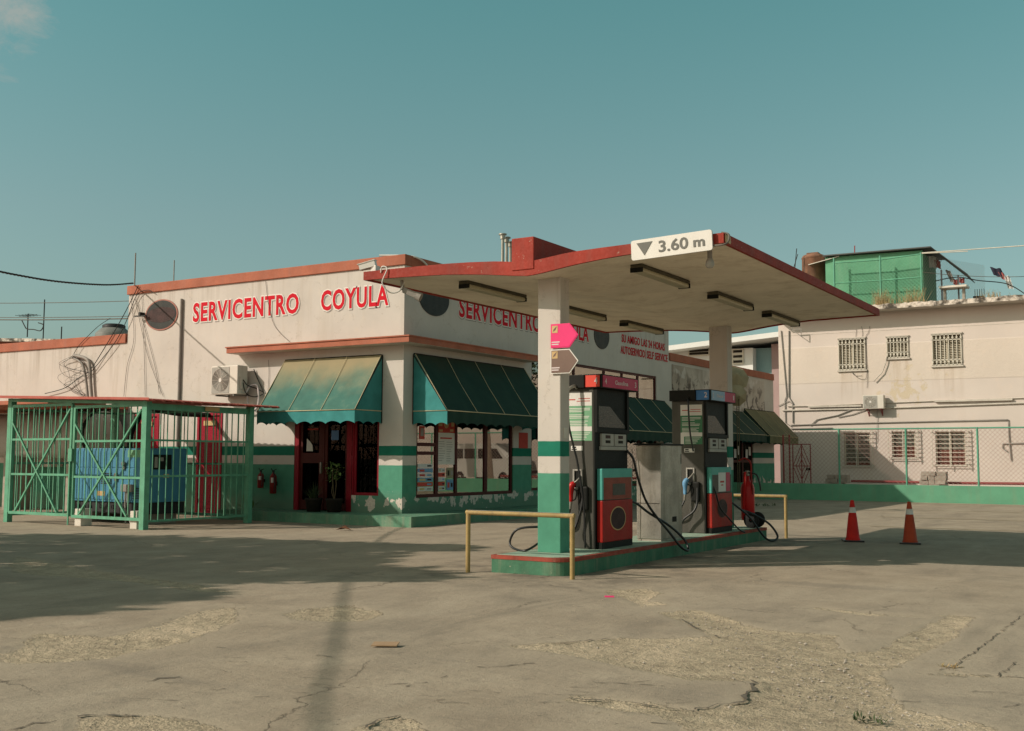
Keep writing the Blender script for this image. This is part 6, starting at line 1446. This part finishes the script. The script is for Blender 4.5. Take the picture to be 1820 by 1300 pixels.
# laundry, lines, table, chair
m = MB(); m.tube(sag(T(1640, 484), at(1860, 490, Y=SY+1), .12), .012, 5); m.own('washing_line', 'wire', 'washing line strung from the lean-to across the roof on the right', 'washing line')
m = MB(); m.tube(spline([tuple(S(1662, 500, .8)), tuple(S(1700, 493, .8)), tuple(S(1740, 499, .8)), tuple(S(1790, 505, .8)), tuple(S(1825, 525, .8))]), .022, 6); m.own('roof_cable', 'cable', 'thick dark cable drooping over the roof on the right', 'cable')
def cloth(px, py, w_, h_, mat, label, d=.9, tilt=0, seed=0):
    o = S(px, py, d); m = MB(); r = random.Random(seed); rows = []
    for j in range(6):
        rows.append([(o.x+w_*i/7+tilt*j*.05, o.y+.05*math.sin(i*1.7+j*.5+seed), o.z-h_*j/5-(w_*i/7)*.25+.02*math.sin(i+seed)) for i in range(8)])
    m.sheet(rows); m.own('laundry', mat, label, 'laundry', 'washing hung on the roof')
cloth(1759, 475, .42, .38, 'cloth_dark', 'dark shirt hanging on the roof washing line', tilt=.6, seed=1)
cloth(1773, 484, .22, .3, 'cloth_red', 'reddish cloth hanging beside the dark shirt', tilt=.6, seed=2)
cloth(1784, 490, .22, .55, 'cloth_white', 'white cloth hanging at the right end of the washing', tilt=.6, seed=3)
cloth(1651, 455, .3, .5, 'cloth_white', 'pale towel hanging under the lean-to nearest the hut', seed=4)
cloth(1661, 462, .25, .35, 'cloth_red', 'red cloth hanging under the lean-to by the hut', seed=5)
cloth(1680, 480, .2, .55, 'paper_grey', 'grey cloth hanging under the middle of the lean-to', tilt=.8, seed=6)
cloth(1694, 496, .18, .25, 'cloth_red', 'small red cloth hanging by the outer lean-to post', seed=7)
cloth(1705, 494, .2, .22, 'cloth_red', 'small dull red cloth at the outer edge of the lean-to', seed=8)
a, b = S(1670, 512, .3), S(1719, 508, .3)
t = thing('roof_table', 'pale slab table on the roof under the lean-to', 'table', ((a.x+b.x)/2, SY+.5, ZR))
m = MB(); m.box(a.x, b.x, SY+.1, SY+.9, a.z-.04, a.z+.04); m.build('top', 'offwhite', t)
for x in (a.x+.12, b.x-.22): m = MB(); m.box(x, x+.1, SY+.4, SY+.6, ZR, a.z-.04); m.build('leg', 'concrete', t)
p = S(1740, 530, .8); t = thing('roof_chair', 'dark metal chair on the roof at the right', 'chair', (p.x, p.y, ZR)); z1 = S(1740, 517, .8).z
m = MB(); m.box(p.x-.2, p.x+.2, p.y-.2, p.y+.2, ZR+.36, ZR+.40); m.build('seat', 'black', t)
m = MB(); 
for k in range(5): m.bar((p.x-.18+k*.09, p.y+.2, ZR+.4), (p.x-.18+k*.09, p.y+.2, z1+.1), .02)
m.build('backrest', 'black', t)
for dx in (-.19, .19):
    for dy in (-.19, .19): m = MB(); m.bar((p.x+dx, p.y+dy, ZR), (p.x+dx, p.y+dy, ZR+.4), .025); m.build('leg', 'black', t)
for px, n, hh, lab in ((1570, 170, .85, 'tall dry weeds growing on the roof edge before the left half of the hut'), (1622, 120, .85, 'reddish dry weeds growing on the roof edge near the hut corner'), (1764, 60, .4, 'small dry weeds on the roof edge at the right')):
    p = at(px, 545, Y=CYY-.6); m = MB(); r = random.Random(px)
    for i in range(n):
        b_ = Vector((p.x+r.gauss(0, .22), CYY-.55+r.uniform(-.1, .1), ZR+.08)); d = Vector((r.uniform(-.5, .5), r.uniform(-.4, .4), 1)).normalized(); L = hh*r.uniform(.3, 1); s_ = Vector((.008, 0, 0))
        m.add([b_-s_, b_+s_, b_+d*L], [(0, 1, 2)])
        if r.random() < .6: leaf(m, b_+d*L*r.uniform(.4, 1), rdir(r, .3), r.uniform(.04, .10), .014)
    m.own('roof_weeds', 'leaf_dry', lab, 'weeds', 'weeds on the roof edge')

# ------------------------------------------------------------------ parasols standing by the mural
def parasol(px, py, ang, mat, label, Y_, tip):
    p = at(px, py, Y=Y_); t = thing('patio_parasol', label, 'parasol', (p.x, p.y, 0), 'parasols by the mural')
    m = MB(); m.cyl((p.x, p.y, 0), (p.x, p.y, p.z), .016); m.build('pole', 'stem', t)
    m = MB(); c = Vector((p.x, p.y, p.z)); ax = Vector(tip).normalized(); u_ = ax.cross(Vector((0, 1, .3))).normalized(); v_ = ax.cross(u_); k_ = 8
    ring = [c-ax*.22+(u_*math.cos(2*math.pi*i/k_)+v_*math.sin(2*math.pi*i/k_))*ang for i in range(k_)]
    m.add([c+ax*.12]+ring, [(0, 1+i, 1+(i+1) % k_) for i in range(k_)]); m.build('canopy', mat, t)
M['parasol'] = paint('weathered canvas', (.36, .29, .18), .2, .85, .1, 3)
parasol(1309, 668, .50, 'parasol', 'upper grey beige parasol tilted beside the mural', 25.5, (.5, -.8, .4))
parasol(1313, 704, .40, 'parasol', 'lower ribbed parasol tilted below the first one', 24.8, (.6, -.7, -.1))
# ------------------------------------------------------------------ buildings far behind
def far(name, lab, cat, px0, px1, ytop, Yd, dep, mat):
    a = at(px0, ytop, Y=Yd); b = at(px1, ytop, Y=Yd); t = thing(name, lab, cat, ((a.x+b.x)/2, Yd+dep/2, 0)); m = MB(); m.box(a.x, b.x, Yd, Yd+dep, 0, a.z, .01); m.build('wall', mat, t); return t, a, b
t, a, b = far('white_house', 'white and blue house showing between the low wing roof and the pink house', 'house', 1150, 1338, 628, 52, 8, 'white_house')
p0, p1 = at(1150, 628, Y=51), at(1392, 612, Y=51); m = MB(); m.prism([(p0.x, 50.6, p0.z-.05), (p1.x, 50.6, p0.z+.55), (p1.x, 50.6, p0.z+.85), (p0.x, 50.6, p0.z+.25)], (0, 10, 0)); m.build('roof_slab', 'white_house', t)
q0, q1 = at(1333, 690, Y=52.5), at(1372, 618, Y=52.5); m = MB(); m.box(q0.x, q1.x, 52.6, 60, 0, q1.z); m.build('side_wall', 'blue_house', t)
q2 = at(1395, 618, Y=52.4); m = MB(); m.box(q1.x, q2.x+1, 52.4, 60, 0, q1.z+.2); m.build('side_wall', 'rose_house', t)
for x0, x1, y0, y1 in ((1224, 1262, 622, 634), (1302, 1322, 620, 648)):
    a, b = at(x0, y1, Y=51.98), at(x1, y0, Y=51.98); m = MB(); m.box(a.x, b.x, 51.9, 52.01, a.z, b.z); w_ = m.build('window', 'bars', t); m = MB()
    n = max(2, int((b.z-a.z)/.3))
    for i in range(n): m.box(a.x+.08, b.x-.08, 51.88, 51.9, a.z+.08+(b.z-a.z)*i/n, a.z+.08+(b.z-a.z)*i/n+.15)
    m.build('louvre', 'dark', w_)
# red house and roof clutter at the far left
a = at(-80, 583, Y=24); b = at(136, 606, Y=24)
t = thing('red_house', 'red house with a stained flat roof behind the low left wing', 'house', (a.x, 27, 0))
m = MB(); m.prism([(a.x-9, 24.6, 0), (b.x, 24.6, 0), (b.x, 24.6, b.z-.12), (a.x-9, 24.6, a.z-.165)], (0, 11, 0)); m.build('wall', 'red_house', t)
m = MB(); m.prism([(a.x-9, 24, a.z-.16), (b.x+.5, 24, b.z-.12), (b.x+.5, 36, b.z-.12), (a.x-9, 36, a.z-.16)], (0, 0, .17)); m.build('roof_slab', 'mould', t)
def aer(px, ytop, ybot, Y_, kind, label):
    p = at(px, ybot, Y=Y_); q = at(px, ytop, Y=Y_); m = MB(); m.cyl((p.x, Y_, p.z-.5), (p.x, Y_, q.z), .035, None, 6)
    if kind:
        for k in range(5): m.bar((p.x-.6+k*.3, Y_-.4, q.z-.1), (p.x-.6+k*.3, Y_+.4, q.z-.1), .02)
        m.bar((p.x-.8, Y_, q.z-.1), (p.x+.8, Y_, q.z-.1), .025)
    m.own('aerial_mast', 'cable', label, 'aerial', 'aerial masts on the red house')
aer(77, 533, 592, 26, False, 'tallest aerial mast on the roof of the red house'); aer(49, 558, 584, 26, True, 'television aerial with cross bars on the red house roof'); aer(109, 581, 598, 26, False, 'short thin mast at the right end of the red house roof')
p = at(62, 586, Y=26); m = MB(); m.tube(spline([tuple(at(x, y, Y=26)) for x, y in ((39, 570), (44, 580), (48, 585), (60, 586), (72, 588), (77, 578), (68, 574))], 6), .03, 6); m.own('roof_junk', 'cable', 'bent rods and cables lying on the red house roof', 'scrap')
p = at(202, 596, Y=11); r_ = (at(223, 596, Y=11).x-at(181, 596, Y=11).x)/2; zt_ = at(202, 577, Y=11).z
t = thing('water_tank', 'dark round plastic water tank behind the low left parapet', 'water tank', (p.x, 11, 4.3))
h = zt_-4.3; m = MB(); m.lathe((p.x, 11, 4.3), [(0, 0), (r_, 0), (r_, h-.34), (r_*.97, h-.30), (r_*.66, h-.14), (r_*.55, h-.12)], 24); m.build('body', 'tank', t)
m = MB(); m.lathe((p.x, 11, 4.3+h-.13), [(r_*.62, 0), (r_*.62, .09), (r_*.5, .13), (0, .13)], 20); m.build('lid', 'gen_dark', t)

# ------------------------------------------------------------------ across the street, seen in the shop glass or as shade on the ground
def van(x, y, rot):
    t = thing('white_van', 'white minibus parked across the street, mirrored in the shop window', 'van', (x, y, 0)); t.rotation_euler = (0, 0, rot); k = [(0, 0), (5.1, 0)]
    def loc(m, name, mat):
        o = m.build(name, mat); o.parent = t; return o
    prof_ = [(0, .35), (0, 1.35), (.06, 2.1), (.2, 2.3), (3.7, 2.3), (4.3, 1.55), (5.05, 1.25), (5.15, .9), (5.15, .35)]
    m = MB(); m.prism([(a, -.95, b) for a, b in prof_], (0, 1.9, 0)); loc(m, 'body', 'van')
    for a, b in ((.25, 1.15), (1.25, 2.2), (2.3, 3.15)):
        for s_ in (-.956, .952): m = MB(); m.box(a, b, s_, s_+.006, 1.42, 2.0); loc(m, 'window', 'vanglass')
    for s_ in (-.956, .952): m = MB(); m.prism([(3.3, s_, 1.42), (4.2, s_, 1.42), (3.72, s_, 2.0), (3.3, s_, 2.0)], (0, .006, 0)); loc(m, 'window', 'vanglass')
    for a in (.9, 4.2):
        for s_ in (-.97, .75): m = MB(); m.lathe((a, s_, .34), [(.12, 0), (.32, 0), (.34, .04), (.34, .18), (.32, .22), (.12, .22)], 22, 'Y'); loc(m, 'wheel', 'tyre')
van(14.6, 42.5, R(188))
def tree(x, y, h, cr, label, seed, n, lean=0):
    r = random.Random(seed); t = thing('street_tree', label, 'tree', (x, y, 0), 'street trees around the forecourt')
    m = MB(); top = Vector((x+lean, y, h*.55)); m.tube([(x, y, -.2), (x+lean*.4, y, h*.3), top], .2, 10, True, [.3, .22, .18])
    cl = []
    for k in range(9):
        a = 2*math.pi*k/9+r.uniform(-.3, .3); e = top+Vector((math.cos(a)*cr*r.uniform(.4, .75), math.sin(a)*cr*r.uniform(.4, .75), h*r.uniform(.12, .36))); mid = top.lerp(e, .5)+Vector((0, 0, .3)); m.tube([top, mid, e], .08, 6, True, [.12, .07, .03]); cl += [e, mid]
    m.build('trunk', 'bark', t); m = MB()
    for i in range(n):
        c = r.choice(cl); p = c+Vector((r.gauss(0, cr*.27), r.gauss(0, cr*.27), r.gauss(0, h*.07))); leaf(m, p, rdir(r, 0), r.uniform(.22, .42), r.uniform(.07, .12))
    m.build('crown', 'leaf', t)
tree(9.9, 38.5, 9, 2.6, 'tree with a forked trunk mirrored in the shop window', 3, 1400, .5)
tree(7.2, 41, 8, 2.4, 'dark tree standing beside the white minibus across the street', 9, 1400, -.3)

t = thing('pale_building', 'pale building across the street mirrored in the shop window', 'building', (16, 52, 0))
m = MB(); holes_ = [(8, 10, 3.5, 5), (12, 14, 3.5, 5), (16, 18, 3.5, 5), (20, 22, 3.5, 5)]; holed(m, 'A', 50, 5.5, 30, 0, 7, holes_, .3); m.add([(5.5, 50, 7), (30, 50, 7), (30, 58, 7), (5.5, 58, 7)], [(0, 1, 2, 3)]); m.build('wall', 'pink_wall', t)
for a_ in holes_: m = MB(); m.box(a_[0], a_[1], 50.2, 50.28, a_[2], a_[3]); m.build('window', 'dark', t)
# the tree beyond the left edge whose shade lies over the forecourt
r = random.Random(21); t = thing('shade_tree', 'broad leafy tree beyond the left edge whose shade falls across the forecourt', 'tree', (-14.5, -10.5, 0), 'street trees around the forecourt')
SP = [(-12.5, -1.2), (-11, -.3), (-9.5, .3), (-8, .7), (-6.6, 1.2), (-5.4, 1.5), (-4.4, 1.75), (-3.6, 1.95), (-10.5, -2.5), (-9, -1.5), (-7.5, -.9), (-6.2, -.3), (-5.1, .1), (-4.2, -.3), (-3.3, -.9), (-2.3, -1.5), (-1.6, -1.8), (-12, -4), (-10, -4), (-8, -3), (-6.6, -2.2), (-5.2, -1.9), (-4, -2.4), (-3, -3), (-9.5, -6), (-7.5, -5), (-6, -4.3), (-4.6, -4), (-3.5, -4.4), (-2.6, -4.9), (-7, -7), (-5.2, -6.2), (-3.9, -6), (-2.7, -6.1), (-4.6, -7.6), (-3.2, -7.4)]
crown = MB(); trunk = MB(); top = Vector((-14.5, -10.5, 3.6)); trunk.tube([(-14.5, -10.5, -.2), (-14.4, -10.4, 1.8), top], .3, 10, True, [.42, .32, .28])
for sx, sy in SP:
    h = r.uniform(5.4, 7.2); c = Vector((sx-h*1.116, sy-h*1.137, h)); mid = top.lerp(c, .55)+Vector((0, 0, .4)); trunk.tube([top, mid, c], .06, 5, True, [.13, .07, .03])
    edge_ = sx > -4 or sy > 1
    for i in range(300 if edge_ else 290):
        d = Vector((r.gauss(0, 1), r.gauss(0, 1), r.gauss(0, 1))).normalized()*(r.random()**.4)*(.62 if edge_ else 1.0)
        leaf(crown, c+Vector((d.x, d.y, d.z*.7)), rdir(r, 0), r.uniform(.26, .46), r.uniform(.10, .16))
trunk.build('trunk', 'bark', t); crown.build('crown', 'leaf', t)
